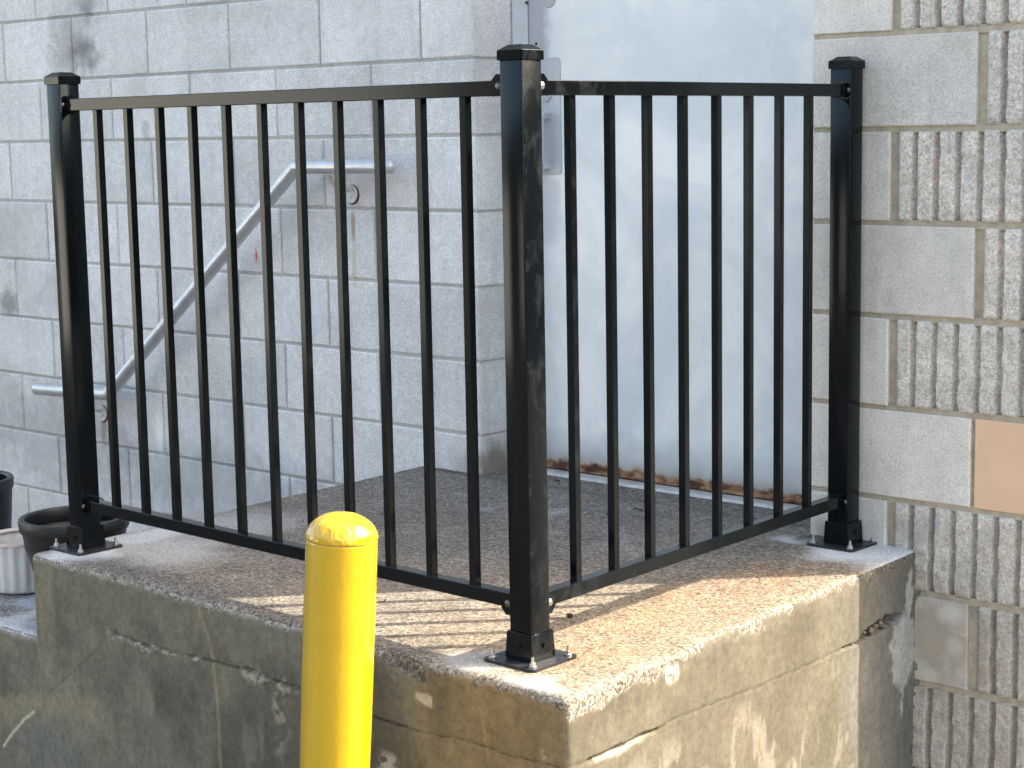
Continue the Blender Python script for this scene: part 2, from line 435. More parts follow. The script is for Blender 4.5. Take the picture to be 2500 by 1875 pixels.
M_litter = mat_simple('dark_litter', (.02, .02, .02), 0.7)
M_ground = mat_ground()

# ------------------------------------------------------------------ ground
GZ = -0.78
g = link('ground', mesh_from('ground', [(-60, -60, GZ), (60, -60, GZ), (60, 60, GZ), (-60, 60, GZ)], [(0, 1, 2, 3)]), M_ground)
g['kind'] = 'structure'

# ------------------------------------------------------------------ unseen buildings, added for reflections
nb = thing('added_brick_building', 'long dark grey brick building added out of view to darken reflections in the railing', 'building', (-6, -15, GZ))
bm = bmesh.new(); add_box(bm, -22, 12, -6, 0, 0, 4.6); link('added_building_wall', bm_mesh('added_building_wall', bm), mat_simple('added_dark_grey_brick', (.045, .043, .045), .9, var=.25, vs=6), nb)
bm = bmesh.new(); add_box(bm, -22.3, 12.3, -6.3, .3, 4.6, 4.95); link('added_building_roof', bm_mesh('added_building_roof', bm), mat_simple('added_dark_roofing', (.05, .05, .05), .8), nb)
M_glass = mat_simple('added_dark_window_glass', (.02, .025, .03), .1)
M_wfr = mat_simple('added_dark_window_frame', (.08, .08, .08), .5)
for wx in range(-20, 12, 4):
    bm = bmesh.new()
    for q in ((-.75, .75, 2.5, 2.58), (-.75, .75, 1.2, 1.28), (-.75, -.67, 1.28, 2.5), (.67, .75, 1.28, 2.5)): add_box(bm, wx + q[0], wx + q[1], .0, .05, q[2], q[3])
    w_ = link('added_window', bm_mesh('added_window', bm), M_wfr, nb)
    bm = bmesh.new(); add_box(bm, wx - .67, wx + .67, .004, .012, 1.28, 2.5); link('pane', bm_mesh('pane', bm), M_glass, w_)

bm = bmesh.new()
for k in range(12): add_box(bm, -3.6, .2, .02, .05 + .01 * (k % 2), .02 + k * .25, .02 + k * .25 + .246, .004)
link('added_roller_door', bm_mesh('added_roller_door', bm), mat_simple('added_white_roller_door', (.8, .8, .78), .4), nb)  # white panel added as something bright for the bollard to reflect
sh = thing('added_shed', 'white painted hut added out of view to put a bright streak on the bollard', 'added_shed', (-9.5, -6.4, GZ))  # unseen hut, added for a bright reflection on the bollard
sh.rotation_euler = (0, 0, math.radians(32))
bm = bmesh.new(); add_box(bm, -4, 0, -1.7, 1.7, 0, 2.5); link('added_shed_wall', bm_mesh('added_shed_wall', bm), mat_simple('added_white_shed_paint', (.82, .82, .80), .6, var=.04, vs=3), sh)
bm = bmesh.new(); add_prism(bm, [(-1.9, 2.5), (1.9, 2.5), (0, 3.3)], -4.1, .15, 'yz'); link('added_shed_roof', bm_mesh('added_shed_roof', bm), mat_simple('added_grey_shed_roof', (.12, .12, .13), .7), sh)
nc = thing('added_warehouse', 'low dark grey building added out of view to darken reflections in the posts', 'added_warehouse', (11, 11, GZ))  # unseen block, added so the +X post sides reflect something dark
nc.rotation_euler = (0, 0, math.radians(-44))
bm = bmesh.new(); add_box(bm, -14, 14, 0, 6, 0, 5.2); link('added_warehouse_wall', bm_mesh('added_warehouse_wall', bm), mat_simple('added_dark_grey_cladding', (.035, .037, .04), .8, var=.2, vs=2), nc)
bm = bmesh.new(); add_box(bm, -14.3, 14.3, -.3, 6.3, 5.2, 5.45); link('added_warehouse_roof', bm_mesh('added_warehouse_roof', bm), mat_simple('added_grey_roofing', (.09, .09, .09), .8), nc)

# ------------------------------------------------------------------ block meshes
def block_mesh(name, w, h, d, ch=0.0040, jitter=0.0012, seed=0):
    """box with a chamfered face towards -Y; origin at the middle of the face"""
    r = random.Random(seed)
    x, z = w / 2, h / 2
    j = lambda: r.uniform(-jitter, jitter)
    inn = [(-x + ch + j(), j() * .5, -z + ch + j()), (x - ch + j(), j() * .5, -z + ch + j()), (x - ch + j(), j() * .5, z - ch + j()), (-x + ch + j(), j() * .5, z - ch + j())]
    mid = [(-x, ch, -z), (x, ch, -z), (x, ch, z), (-x, ch, z)]
    bk = [(-x, d, -z), (x, d, -z), (x, d, z), (-x, d, z)]
    V = inn + mid + bk
    Fc = [(0, 1, 2, 3)]
    for i in range(4):
        k = (i + 1) % 4
        Fc += [(4 + i, 4 + k, k, i), (8 + i, 8 + k, 4 + k, 4 + i)]
    Fc.append((11, 10, 9, 8))
    return mesh_from(name, V, Fc)

JT = 0.0078
RH = 0.2032
ROW0 = 0.1073      # height of one bed joint, shared by both walls
XC = -1.256        # outer corner beside the door
wallL = thing('block_wall', 'long wall of white painted concrete blocks behind the sloping silver handrail', 'wall', (XC, YL, GZ))
LW = {}
def blkL(w):
    k = round(w, 3)
    if k not in LW: LW[k] = [block_mesh('block', w - JT, RH - JT, 0.19 if w < .3 else 0.12, seed=i) for i in range(4)]
    return random.choice(LW[k])
r0 = math.ceil((GZ - ROW0) / RH) - 1
for row in range(r0, 14):
    z = ROW0 + RH * (row + .5)
    if z + RH / 2 < GZ: continue
    # bed joint at ROW0+row*RH is the bottom of this course; parity from the photograph
    odd = (row % 2 == 0)
    x = XC
    first = 0.400 if odd else 0.200
    w = first
    n = 0
    while x > -5.0:
        o = link('block', blkL(w), M_blockL, wallL, (x - w / 2 - XC, random.uniform(-.0012, .0012), z - GZ))
        x -= w; w = .4064; n += 1
# mortar bed behind the block faces, with the return beside the door
bm = bmesh.new(); add_box(bm, -3.9, -.006, .0052, .12, 0, 3.4); link('mortar', bm_mesh('mortar', bm), M_mortL, wallL)
bm = bmesh.new(); add_box(bm, -.120, -.0045, .1205, .180, 0, 3.4); link('mortar', bm_mesh('mortar', bm), M_mortL, wallL)
# the blocks turning the corner (their ends form the return)
for row in range(r0, 14):
    z = ROW0 + RH * (row + .5)
    if row % 2 == 0:
        bm = bmesh.new(); add_box(bm, -.2, 0, .1215, .171, -RH / 2 + JT / 2, RH / 2 - JT / 2, .002)
        link('return_block', bm_mesh('return_block', bm), M_blockL, wallL, (0, 0, z - GZ))
# upper masonry and inner core
bm = bmesh.new(); add_box(bm, -3.9, 0, .0, .19, 3.4, 5.2); add_box(bm, -7, -3.9, .0, .19, 0, 5.2)
link('upper_wall', bm_mesh('upper_wall', bm), M_core, wallL)

# ------------------------------------------------------------------ right wall
XR = -0.1612; XE = 0.385
wallR = thing('block_wall', 'wall of ribbed split-face blocks with smooth corner blocks to the right of the door', 'wall', (XR, YR, GZ))
def rib_mesh(name, x0, x1, grooves, h, seed, d=0.10):
    """block face with vertical half-round grooves between rough split ribs"""
    xs = np.unique(np.concatenate([np.linspace(x0, x1, int((x1 - x0) / .0042) + 2)] + [np.array([g0 - .0105, g0 - .0085, g0 - .005, g0, g0 + .005, g0 + .0085, g0 + .0105]) for g0 in grooves if x0 < g0 - .011 and g0 + .011 < x1]))
    zs = np.linspace(-h / 2, h / 2, 46)
    X, Z = np.meshgrid(xs, zs, indexing='ij')
    n1 = fbm(X, Z, np.full_like(X, seed * 3.3), 60, 4); n2 = fbm(X, Z, np.full_like(X, seed * 7.7 + 2), 14, 3)
    Y = -(n1 - .5) * .0070 - (n2 - .5) * .004 - .001
    wob = (fbm(X * 0 + seed, Z, X * 0, 40, 3) - .5) * .005
    for g0 in grooves:
        dd = np.abs(X - g0 + wob + (n1 - .5) * .003)
        k = 1 - sstep(.0066, .0090, dd)
        Y = Y * (1 - k) + (.024 - .016 * (dd / .0082) ** 2) * k
    ed = np.minimum(np.minimum(X - x0, x1 - X), np.minimum(Z + h / 2, h / 2 - Z))
    Y = Y + (1 - sstep(0, .006, ed)) * (.004 + .004 * n1)
    P = np.stack([X, Y, Z], -1)
    me = grid_mesh(name, P, flip=False)
    # sides
    bm = bmesh.new(); bm.from_mesh(me)
    be = [e for e in bm.edges if e.is_boundary]
    ext = bmesh.ops.extrude_edge_only(bm, edges=be)
    for v in [e for e in ext['geom'] if isinstance(e, bmesh.types.BMVert)]: v.co.y = d
    bmesh.ops.recalc_face_normals(bm, faces=bm.faces[:])
    bm.to_mesh(me); bm.free()
    me.polygons.foreach_set('use_smooth', [True] * len(me.polygons))
    return me
CH = 0.020     # wide tooled channel between smooth and ribbed blocks
GR = [0.0995 - XR + .0508 * i - .0 for i in range(-1, 7)]      # groove centres, measured from XR
smooth_short = block_mesh('smooth_block', .2032 - .006, RH - .0105, .19, .003, seed=31)
smooth_long = block_mesh('smooth_block', .4064 - .006, RH - .0105, .19, .003, seed=32)
ends = XE - XR
vari = {}
for row in range(r0, 14):
    z = ROW0 + RH * (row + .5) - GZ
    short = (row % 2 != 0)
    if short:
        link('smooth_block', smooth_short, M_blockR, wallR, (.1001, random.uniform(-.001, .001), z))
        a, b = .2032 + .0165, ends
    else:
        link('smooth_block', smooth_long, M_blockR, wallR, (.2017, random.uniform(-.001, .001), z))
        a, b = .4064 + .0185, ends
    if row == 0:   # course with the peach painted smooth block
        bm = bmesh.new(); add_box(bm, .4075 + .004, ends, .0015, .19, -RH / 2 + .005, RH / 2 - .005, .002)
        link('painted_block', bm_mesh('painted_block', bm), M_peach, wallR, (0, 0, z))['label'] = 'smooth peach painted block'
    else:
        gs = [q for q in GR if a + .02 < q < b - .006]
        key = (short, random.randint(0, 3))
        if key not in vari: vari[key] = rib_mesh('ribbed_block', a, b, gs, RH - .011, hash(key) % 97 + 1)
        link('ribbed_block', vari[key], M_ribR, wallR, (0, 0, z))
bm = bmesh.new(); add_box(bm, .004, ends - .004, .0275, .19, 0, 3.4)
for row in range(r0, 14):
    zb_ = ROW0 + RH * row - GZ
    if zb_ > .02: add_box(bm, .003, ends - .003, .0055, .0270, zb_ - .0085, zb_ + .0085)
    xa = .1997 if row % 2 != 0 else .4029
    if zb_ > -.15: add_box(bm, xa - .002, xa + (.023 if row != 0 else .012), .0105, .0270, max(0.001, zb_ + .0086), zb_ + RH - .0086)
link('mortar', bm_mesh('mortar', bm), M_mortR, wallR)
bm = bmesh.new(); add_box(bm, 0, ends, .0, 4.0, 3.40, 4.6); add_box(bm, .0, ends, .192, 4.0, 0, 3.398)
link('upper_wall', bm_mesh('upper_wall', bm), M_core, wallR)

# ------------------------------------------------------------------ door
YD = 1.37
door = thing('steel_door', 'pale blue-white steel door with a rusty bottom edge, set back between the block walls', 'door', (XC, YD, 0.0))
LX0, LX1 = .0600, 1.035
bm = bmesh.new(); add_box(bm, LX0, LX1, 0.002, .046, .0105, 2.12, .0015)
link('door_leaf', bm_mesh('door_leaf', bm), M_door, door)
bm = bmesh.new()
add_box(bm, .0015, .0565, 0, .05, .0, 2.185, .0015); add_box(bm, LX1 + .0035, 1.0935, 0, .05, .0, 2.185, .0015); add_box(bm, .0567, LX1 + .0033, 0, .05, 2.124, 2.185, .0015)
link('door_frame', bm_mesh('door_frame', bm), M_frame, door)
bm = bmesh.new(); add_box(bm, .010, 1.08, .0505, .09, 0.0, 2.17); link('dark_gap_backing', bm_mesh('dark_gap_backing', bm), M_gap, door)  # dark sheet added behind the leaf, fills the gaps with shade
bm = bmesh.new(); add_prism(bm, [(-.045, .001), (-.036, .006), (-.012, .0085), (.05, .0085), (.05, .001)], .058, 1.037, 'yz')
link('threshold', bm_mesh('threshold', bm), M_alu, door)
bm = bmesh.new(); add_prism(bm, [(.0005, .0087), (.0005, .0103), (.045, .0103), (.045, .0087)], .0605, 1.034, 'yz')
link('gap_shade_strip', bm_mesh('gap_shade_strip', bm), M_gap, door)  # shade under the leaf, drawn as a dark strip
# pull plate with rounded corners
def rrect(x0, x1, z0, z1, r, seg=6):
    pts = []
    for cx, cz, a0 in ((x1 - r, z1 - r, 0), (x0 + r, z1 - r, 90), (x0 + r, z0 + r, 180), (x1 - r, z0 + r, 270)):
        for i in range(seg + 1):
            a = math.radians(a0 + 90 * i / seg); pts.append((cx + r * math.cos(a), cz + r * math.sin(a)))
    return pts
bm = bmesh.new(); add_prism(bm, rrect(.092, .1705, .812, 1.121, .012), -.0015, .0025)
bmesh.ops.bevel(bm, geom=[e for e in bm.edges if all(v.co.y < 0 for v in e.verts)], offset=.001, segments=2, affect='EDGES')
plate = link('pull_plate', bm_mesh('pull_plate', bm), M_plate, door)
bm = bmesh.new()
add_prism(bm, [(.108, .9755), (.138, .9755), (.134, .960), (.112, .960)], -.030, -.0016)
add_prism(bm, [(.108, .828), (.138, .828), (.134, .842), (.112, .842)], -.030, -.0016)
add_prism(bm, rrect(.110, .136, .835, .968, .008), -.038, -.0305)
link('pull_handle', bm_mesh('pull_handle', bm), M_plate, plate)
bm = bmesh.new(); add_cyl(bm, (.124, -.0016, 1.021), (.124, -.010, 1.021), .0165, .0145, 28); add_cyl(bm, (.124, -.0101, 1.021), (.124, -.0125, 1.021), .008, .008, 20)
link('lock_cylinder', bm_mesh('lock_cylinder', bm), M_plate, plate)
bm = bmesh.new(); add_cyl(bm, (.086, .0022, 1.159), (.086, .0012, 1.159), .0042, .0042, 16); link('screw_hole_shade', bm_mesh('screw_hole_shade', bm), M_gap, door)
bm = bmesh.new(); add_cyl(bm, (.134, .0022, 1.275), (.134, -.0010, 1.275), .0245, .0230, 36); link('lock_cover', bm_mesh('lock_cover', bm), mat_simple('old_cover_paint', (.43, .42, .45), .45, var=.08), door)
bm = bmesh.new(); add_cyl(bm, (.0583, .0005, 1.268), (.0583, -.006, 1.268), .0035, .0035, 12); link('door_latch', bm_mesh('door_latch', bm), M_rust, door)
# masonry over the door
lint = thing('door_lintel', 'plain masonry above the set-back steel door, over the recess', 'lintel', (XC, YD, 2.19))
bm = bmesh.new(); add_box(bm, .001, 1.0938, -.0, .35, 0, 1.6); link('lintel_wall', bm_mesh('lintel_wall', bm), M_core, lint)

# ------------------------------------------------------------------ concrete landing
LF = np.array([-1.442, -.087]); FR = np.array([.196, -.133]); RT = np.array([.1085, 1.222]); LB = np.array([-1.4955, 1.222])
LA = 1.639; LBd = 1.355
H0 = -GZ
def mapxy(a, b):
    u = (a / LA)[..., None]; v = (b / LBd)[..., None]
    return (LF * (1 - u) + FR * u) * (1 - v) + (LB * (1 - u) + RT * u) * v
SEAM_F = [(.306, -.126), (.358, -.129), (.40, -.133), (.454, -.135), (.543, -.130), (.591, -.127), (.648, -.125), (.703, -.124), (.758, -.121), (.794, -.119), (.837, -.122), (.88, -.125), (.952, -.125), (1.08, -.131), (1.2, -.137), (1.298, -.135), (1.363, -.129), (1.452, -.124), (1.502, -.130), (1.568, -.124), (1.639, -.122)]
SEAM_F_W = [.0006, .0009, .0005, .0010, .0004, .0011, .0020, .0014, .0010, .0008, .0020, .0024, .0026, .002, .0012, .0008, .0008, .0008, .001, .0008, .0005]
HOLES_F = [(.325, -.128, .020, .006), (.400, -.132, .018, .0035), (.435, -.137, .014, .005), (.500, -.131, .030, .0030), (.610, -.125, .022, .0035), (.800, -.121, .022, .0085), (.845, -.124, .012, .005), (.905, -.127, .020, .005)]
SEAM_R = [(0, -.121), (.041, -.123), (.108, -.126), (.171, -.128), (.242, -.127), (.324, -.123), (.456, -.128), (.615, -.138), (.814, -.141), (1.02, -.146)]
SEAM_R_W = [.0006, .0007, .002, .003, .0012, .0006, .0006, .0006, .0007, .0012]
def feat_front(s, z):
    """inward depth, aggregate mask and colour of the front (-Y) face at s along it"""
    n = fbm(s, z, s * 0 + 3.1, 70, 4) - .5
    n2 = fbm(s, z, s * 0 + 8.1, 9, 5); n3 = fbm(s, z * .35, s * 0 + 1.7, 22, 4); n4 = fbm(s, z, s * 0 + 5.5, 3.2, 4)
    dep = np.zeros_like(s); agg = np.zeros_like(s)
    sc = s + n * .006; zc = z + n * .006
    d, w = seg_dist(sc, zc, SEAM_F, SEAM_F_W)
    k = 1 - sstep(w * .5, w * .5 + .0025, d); dep += k * .010 * (w > .001); dep += (1 - sstep(0, .004, d)) * .002
    fresh = np.zeros_like(s)
    for cx, cz, rx, rz in HOLES_F:
        q = np.hypot((sc - cx) / rx, (zc - cz) / rz)
        k = 1 - sstep(.55, 1.05, q + n * .5); dep += k * .012; fresh = np.maximum(fresh, 1 - sstep(1.0, 1.9, np.hypot((sc - cx) / rx, (zc - cz + rz * .8) / (rz * 1.3)) + n * .8))
    # spalled skin near the corner, under the top edge
    px, pz = sc - 1.245, zc + .030
    ch = (1 - sstep(.052, .062, np.abs(px) + np.maximum(0, -pz - .006) * 1.0 + n * .01)) * (1 - sstep(.030, .042, -zc - px * .22))
    dep += ch * .006; agg = np.maximum(agg, ch * .9)
    dc = seg_dist(sc, zc, [(.057, -.314), (.11, -.278), (.16, -.245), (.21, -.21), (.254, -.176)]); dep += (1 - sstep(0, .0035, dc)) * .0015
    # colour
    c = np.zeros(s.shape + (3,)) + np.array([.155, .147, .120])
    c = lerp3(c, (.095, .090, .076), sstep(.48, .66, n2) * sstep(-.02, -.10, z) * .55)
    c = lerp3(c, (.185, .145, .082), sstep(1.0, 1.35, s + (n2 - .5) * .3) * .85)  # brown stands in for warm light bounced up near the corner
    c = lerp3(c, (.060, .054, .040), blob(s, z, 1.13 + (n2 - .5) * .1, -.15, .12, .14, .5) * .75)
    c = lerp3(c, (.095, .085, .055), blob(s, z, 1.335 + (n - 0) * .02, -.06, .025, .10, .6) * .6)
    c = lerp3(c, (.060, .057, .050), blob(s, z, .62 + (n2 - .5) * .3, -.30, .30, .13, .7) * .6)
    c = lerp3(c, (.075, .07, .06), blob(s, z, .95 + (n2 - .5) * .2, -.26, .16, .16, .7) * .6)
    c = lerp3(c, (.21, .195, .145), blob(s + (n2 - .5) * .05, z, .052, -.17, .035, .20, .6) * .55)
    band = np.abs(z - (-.375 + .03 * np.sin(s * 9) + (n4 - .5) * .12)); c = lerp3(c, (.27, .24, .165), (1 - sstep(.008, .045, band + (n2 - .5) * .05)) * (1 - sstep(.22, .34, s)) * .55)
    c = lerp3(c, (.15, .165, .165), blob(s, z, .07 + (n2 - .5) * .15, -.47, .16, .075, .5) * .55)
    c = lerp3(c, (.24, .23, .19), sstep(.58, .72, n4) * .35)
    c = lerp3(c, (.30, .28, .24), sstep(.64, .70, n3) * sstep(-.15, -.25, z) * .20)
    dd = seg_dist(s + n * .003, z, [(.626, -.010), (.640, -.039), (.661, -.073), (.672, -.114), (.678, -.157), (.684, -.243), (.684, -.345), (.69, -.6)])
    c = lerp3(c, (.27, .235, .16), (1 - sstep(.002, .007, dd)) * .60)
    dd = seg_dist(s + n * .003, z, [(1.436, -.06), (1.443, -.083), (1.449, -.12), (1.457, -.138)]); c = lerp3(c, (.26, .21, .13), (1 - sstep(.001, .004, dd)) * .6)
    c = lerp3(c, (.36, .33, .27), blob(s + n * .03, z + n * .03, 1.196, -.225, .022, .03, .5) * sstep(.42, .5, fbm(s, z, s * 0, 90, 3)) * .9)
    c = lerp3(c, (.30, .28, .235), blob(s + n * .04, z + n * .04, .885, -.19, .02, .07, .6) * sstep(.48, .58, fbm(s, z, s * 0 + 4, 80, 3)) * .7)
    c = lerp3(c, (.36, .33, .27), (1 - sstep(0, .012, np.abs(s - 1.585) + np.abs(z + .115) * .4 + n * .03)) * .6)
    # pale chip at the foot of the spall
    tri = (1 - sstep(.0, .006, np.abs(zc + .069 - (s - 1.27) * -.10) - .008 * (1 - sstep(0.0, .05, np.abs(s - 1.305))))) * (np.abs(s - 1.297) < .022)
    c = lerp3(c, (.42, .37, .29), tri * .9)
    c = lerp3(c, (.34, .32, .28), fresh * sstep(.40, .55, fbm(s, z, s * 0 + 9, 120, 3)) * .85)
    c = lerp3(c, (.03, .027, .022), (1 - sstep(0, .0018, d)) * sstep(.35, .55, fbm(s, z * 0, s * 0 + 31, 12, 3)) * .7)
    c = lerp3(c, (.05, .045, .038), (1 - sstep(0, .0016, dc)) * .6)
    dw = seg_dist(sc, zc, [(-.175, -.497), (-.15, -.47), (-.122, -.446), (-.083, -.413), (-.038, -.384)]); c = lerp3(c, (.50, .46, .38), (1 - sstep(.002, .005, dw)) * .9)
    c = lerp3(c, (.36, .33, .29), sstep(-.016, -.002, z + n * .02) * .6)
    c *= (.82 + .36 * fbm(s, z * .5, s * 0 + 2, 38, 4))[..., None] * np.array([1.10, 1.04, .92])
    return dep, agg, c
def feat_right(s, z):
    n = fbm(s, z, s * 0 + 13.1, 70, 4) - .5
    n2 = fbm(s, z, s * 0 + 18.1, 9, 5); n3 = fbm(s, z * .45, s * 0 + 11.7, 26, 4); n4 = fbm(s, z, s * 0 + 15.5, 3.2, 4)
    dep = np.zeros_like(s); agg = np.zeros_like(s)
    sc = s + n * .006; zc = z + n * .006
    d, w = seg_dist(sc, zc, SEAM_R, SEAM_R_W)
    k = 1 - sstep(w * .7, w * .7 + .003, d); dep += k * .010 * (w > .001); dep += (1 - sstep(0, .004, d)) * .0018
    # spalled strip on the seam
    dl, wl = seg_dist(sc, zc, [(.085, -.130), (.108, -.127), (.15, -.131), (.18, -.131), (.215, -.126), (.245, -.127)], [.001, .004, .0075, .004, .0065, .001])
    sp = 1 - sstep(wl * .8, wl * .8 + .003, dl); dep += sp * .007
    # deep hole with broken aggregate
    dh, wh = seg_dist(sc, zc, [(1.02, -.143), (1.06, -.138), (1.12, -.134), (1.17, -.133), (1.218, -.139)], [.003, .009, .015, .013, .011])
    hk = 1 - sstep(wh * .85, wh * .85 + .004, dh + n * .008)
    dep += hk * (.030 + .030 * fbm(s, z, s * 0 + 2.2, 55, 2)); agg = np.maximum(agg, hk)
    # small chip below the top edge
    cp = blob(sc, zc, .322, -.032, .022, .022, .25) * (np.abs(n) > .03); dep += cp * .005
    # broken edge beside the wall
    be = sstep(1.285, 1.30, s + n * .06 + (n2 - .5) * .05) ; dep += be * (-.014 + .05 * (n2 - .5) + .02 * n); agg = np.maximum(agg, be * sstep(.5, .6, n2) * .6)
    dv = seg_dist(sc, zc, [(1.315, -.02), (1.328, -.09), (1.336, -.15), (1.333, -.25), (1.337, -.35), (1.34, -.7)]); dep += (1 - sstep(.001, .005, dv)) * .012
    c = np.zeros(s.shape + (3,)) + np.array([.300, .268, .190])
    c = lerp3(c, (.375, .335, .240), sstep(.42, .62, n2) * .8)
    c = lerp3(c, (.225, .195, .135), sstep(.52, .68, n4) * .5)
    c = lerp3(c, (.62, .56, .44), sstep(.56, .68, n3) * sstep(-.13, -.2, z) * .7)
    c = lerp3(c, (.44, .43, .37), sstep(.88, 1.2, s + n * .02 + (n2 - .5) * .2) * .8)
    c = lerp3(c, (.40, .365, .275), sstep(-.045, -.02, z + n * .04 + (n2 - .5) * .03) * .6)
    c = lerp3(c, (.42, .42, .40), blob(s, z, 1.12, -.28, .14, .16, .5) * .5)
    sm = blob(s + n * .05 + (n2 - .5) * .05, z, 1.225, -.215, .055, .085, .2) + blob(s + n * .04, z + (s - 1.26) * -.9, 1.255, -.085, .020, .050, .2) + blob(s + n * .03, z, 1.225, -.33, .006, .03, .4)
    c = lerp3(c, (1.2, 1.17, 1.10), np.clip(sm, 0, 1) * .85)
    c = lerp3(c, (1.15, 1.05, .86), np.clip(sp, 0, 1) * .8)
    c = lerp3(c, (1.25, 1.15, .95), np.clip(cp, 0, 1) * .9)
    c = lerp3(c, (.09, .075, .05), (1 - sstep(0, .0016, d)) * .7)
    c = lerp3(c, (.06, .05, .04), (1 - sstep(.001, .004, dv)) * .9)
    c = lerp3(c, (.50, .47, .40), be * .3)
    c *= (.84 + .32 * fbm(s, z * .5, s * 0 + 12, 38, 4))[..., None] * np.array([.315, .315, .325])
    return dep, agg, c

def round_box(a, b, z, nv, axis_dep, ia, R=.013):
    """round the long edges of the slab, wear them with noise; returns displaced a,b,z and normal offset"""
    era = (fbm(a, b, z, 26, 4) - .42); era2 = (fbm(a, b, z, 5, 3) - .5)
    Rr = R + .014 * np.clip(era, 0, 1) + .018 * np.clip(era2, 0, 1)
    ca = np.clip(a, Rr, LA - Rr); cb = np.maximum(b, Rr); cz = np.minimum(z, -Rr)
    dx, dy, dz = a - ca, b - cb, z - cz
    L = np.sqrt(dx * dx + dy * dy + dz * dz); on = L > 1e-9
    nx, ny, nz = np.where(on, dx / np.maximum(L, 1e-9), nv[0]), np.where(on, dy / np.maximum(L, 1e-9), nv[1]), np.where(on, dz / np.maximum(L, 1e-9), nv[2])
    a2 = np.where(on, ca + nx * Rr, a); b2 = np.where(on, cb + ny * Rr, b); z2 = np.where(on, cz + nz * Rr, z)
    return a2, b2, z2, nx, ny, nz

def ax(lo, hi, step, lo_d=True):
    return np.linspace(lo, hi, int(round((hi - lo) / step)) + 1)
land = thing('concrete_landing', 'raised weathered concrete landing in front of the door, under the black railing', 'landing', (-.62, .54, GZ))
OFF = np.array([.62, -.54, -GZ])
rough = lambda a, b, z: (fbm(a, b, z, 130, 3) - .5) * .0010 + (fbm(a, b, z, 12, 3) - .5) * .0014
# top
A, B = np.meshgrid(ax(0, LA, .0045), ax(0, LBd, .0045), indexing='ij'); Z = np.zeros_like(A)
a2, b2, z2, nx, ny, nz = round_box(A, B, Z, (0, 0, 1), None, None)
edg = 1 - sstep(.01, .05, np.minimum(B, LA - A))
rr = rough(A, B, Z) * (.35 + .65 * edg) + (fbm(A, B, Z, 190, 2) - .5) * .0018 * edg
a2 = a2 + nx * rr; b2 = b2 + ny * rr; z2 = z2 + nz * rr
xy = mapxy(a2, b2)
X, Y = xy[..., 0], xy[..., 1]
tint = np.ones(A.shape + (3,)) * np.array([.52, .49, .455])
nn = fbm(X, Y, X * 0, 9, 5); nf = fbm(X, Y, X * 0 + 3, 45, 3)
orange = np.maximum.reduce([blob(X + (nn - .5) * .15, Y + (nn - .5) * .1, cx, cy, rx, ry, .7) for cx, cy, rx, ry in ((-.01, .68, .09, .14), (-.03, .50, .08, .18), (.0, .34, .08, .13), (.06, .10, .06, .10))])
tint = lerp3(tint, (.80, .42, .22), orange * sstep(.20, .55, nf) * .85)
yel = blob(X, Y, .04, .3, .30, .7, .6); tint = lerp3(tint, (.60, .52, .40), yel * .7)
tint = lerp3(tint, (.45, .43, .41), blob(X + (nn - .5) * .3, Y, -.75, .75, .55, .35, .6) * .6)
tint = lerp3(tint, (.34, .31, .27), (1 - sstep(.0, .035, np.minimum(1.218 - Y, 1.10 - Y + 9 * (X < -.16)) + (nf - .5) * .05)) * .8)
tint = lerp3(tint, (.40, .37, .33), (1 - sstep(.0, .05, B + (nf - .5) * .08)) * sstep(.35, .55, nn) * .7)
tint = lerp3(tint, (.66, .63, .58), (1 - sstep(.0, .035, np.minimum(B, LA - A) + (nf - .5) * .04)) * sstep(.5, .6, fbm(X, Y, X * 0 + 7, 15, 3)) * .7)
dust = np.maximum.reduce([blob(X + (nn - .5) * .12, Y + (nn - .5) * .12, cx, cy, rx, ry, .55) * w for cx, cy, rx, ry, w in
    ((-1.38, .00, .10, .10, 1.0), (-1.37, .20, .08, .16, .75), (-1.25, .12, .20, .12, .5), (-1.30, .35, .15, .2, .35), (.02, 1.07, .12, .10, 1.0), (.05, 1.17, .09, .06, 1.0), (-.17, 1.06, .05, .04, .6), (-.05, -.05, .07, .05, .4), (.12, -.09, .06, .04, .35), (.10, 1.00, .05, .06, .8))])
grit = sstep(.62, .74, nn) * .25; dust = np.clip(np.maximum(dust, grit * (1 - sstep(0, .3, np.abs(Y - .95)))), 0, 1)
P = np.concatenate([xy, z2[..., None]], -1) + OFF
link('top_surface', grid_mesh('top_surface', P, tint, {'dust': dust}), M_top, land)
# front face
zs = np.concatenate([np.linspace(GZ, -.48, 30), np.linspace(-.48, 0, 150)[1:]])
A, Z = np.meshgrid(ax(0, LA, .0040), zs, indexing='ij'); B = np.zeros_like(A)
dep, agg, colr = feat_front(A, Z)
a2, b2, z2, nx, ny, nz = round_box(A, B, Z, (0, -1, 0), None, None)
edge = sstep(0, .012, -Z) * sstep(0, .012, LA - A) * sstep(0, .012, A)
rr = rough(A, B, Z); dd = dep * edge; rr2 = rr * (1 - .55 * edge) - dd
topz = 1 - sstep(0, .012, -Z)
rr2 = rr2 + (fbm(A, B, Z, 190, 2) - .5) * .0018 * topz
a2 = a2 + nx * rr2; b2 = b2 + ny * rr2; z2 = z2 + nz * rr2
P = np.concatenate([mapxy(a2, b2), z2[..., None]], -1) + OFF
agg = np.maximum(agg, 1 - sstep(.004, .020, -Z + (fbm(A, B, Z, 30, 4) - .5) * .045)) * .97
link('front_face', grid_mesh('front_face', P, colr, {'agg': agg, 'agb': .42 + .35 * sstep(-.03, -.004, Z)}, flip=False), M_side, land)
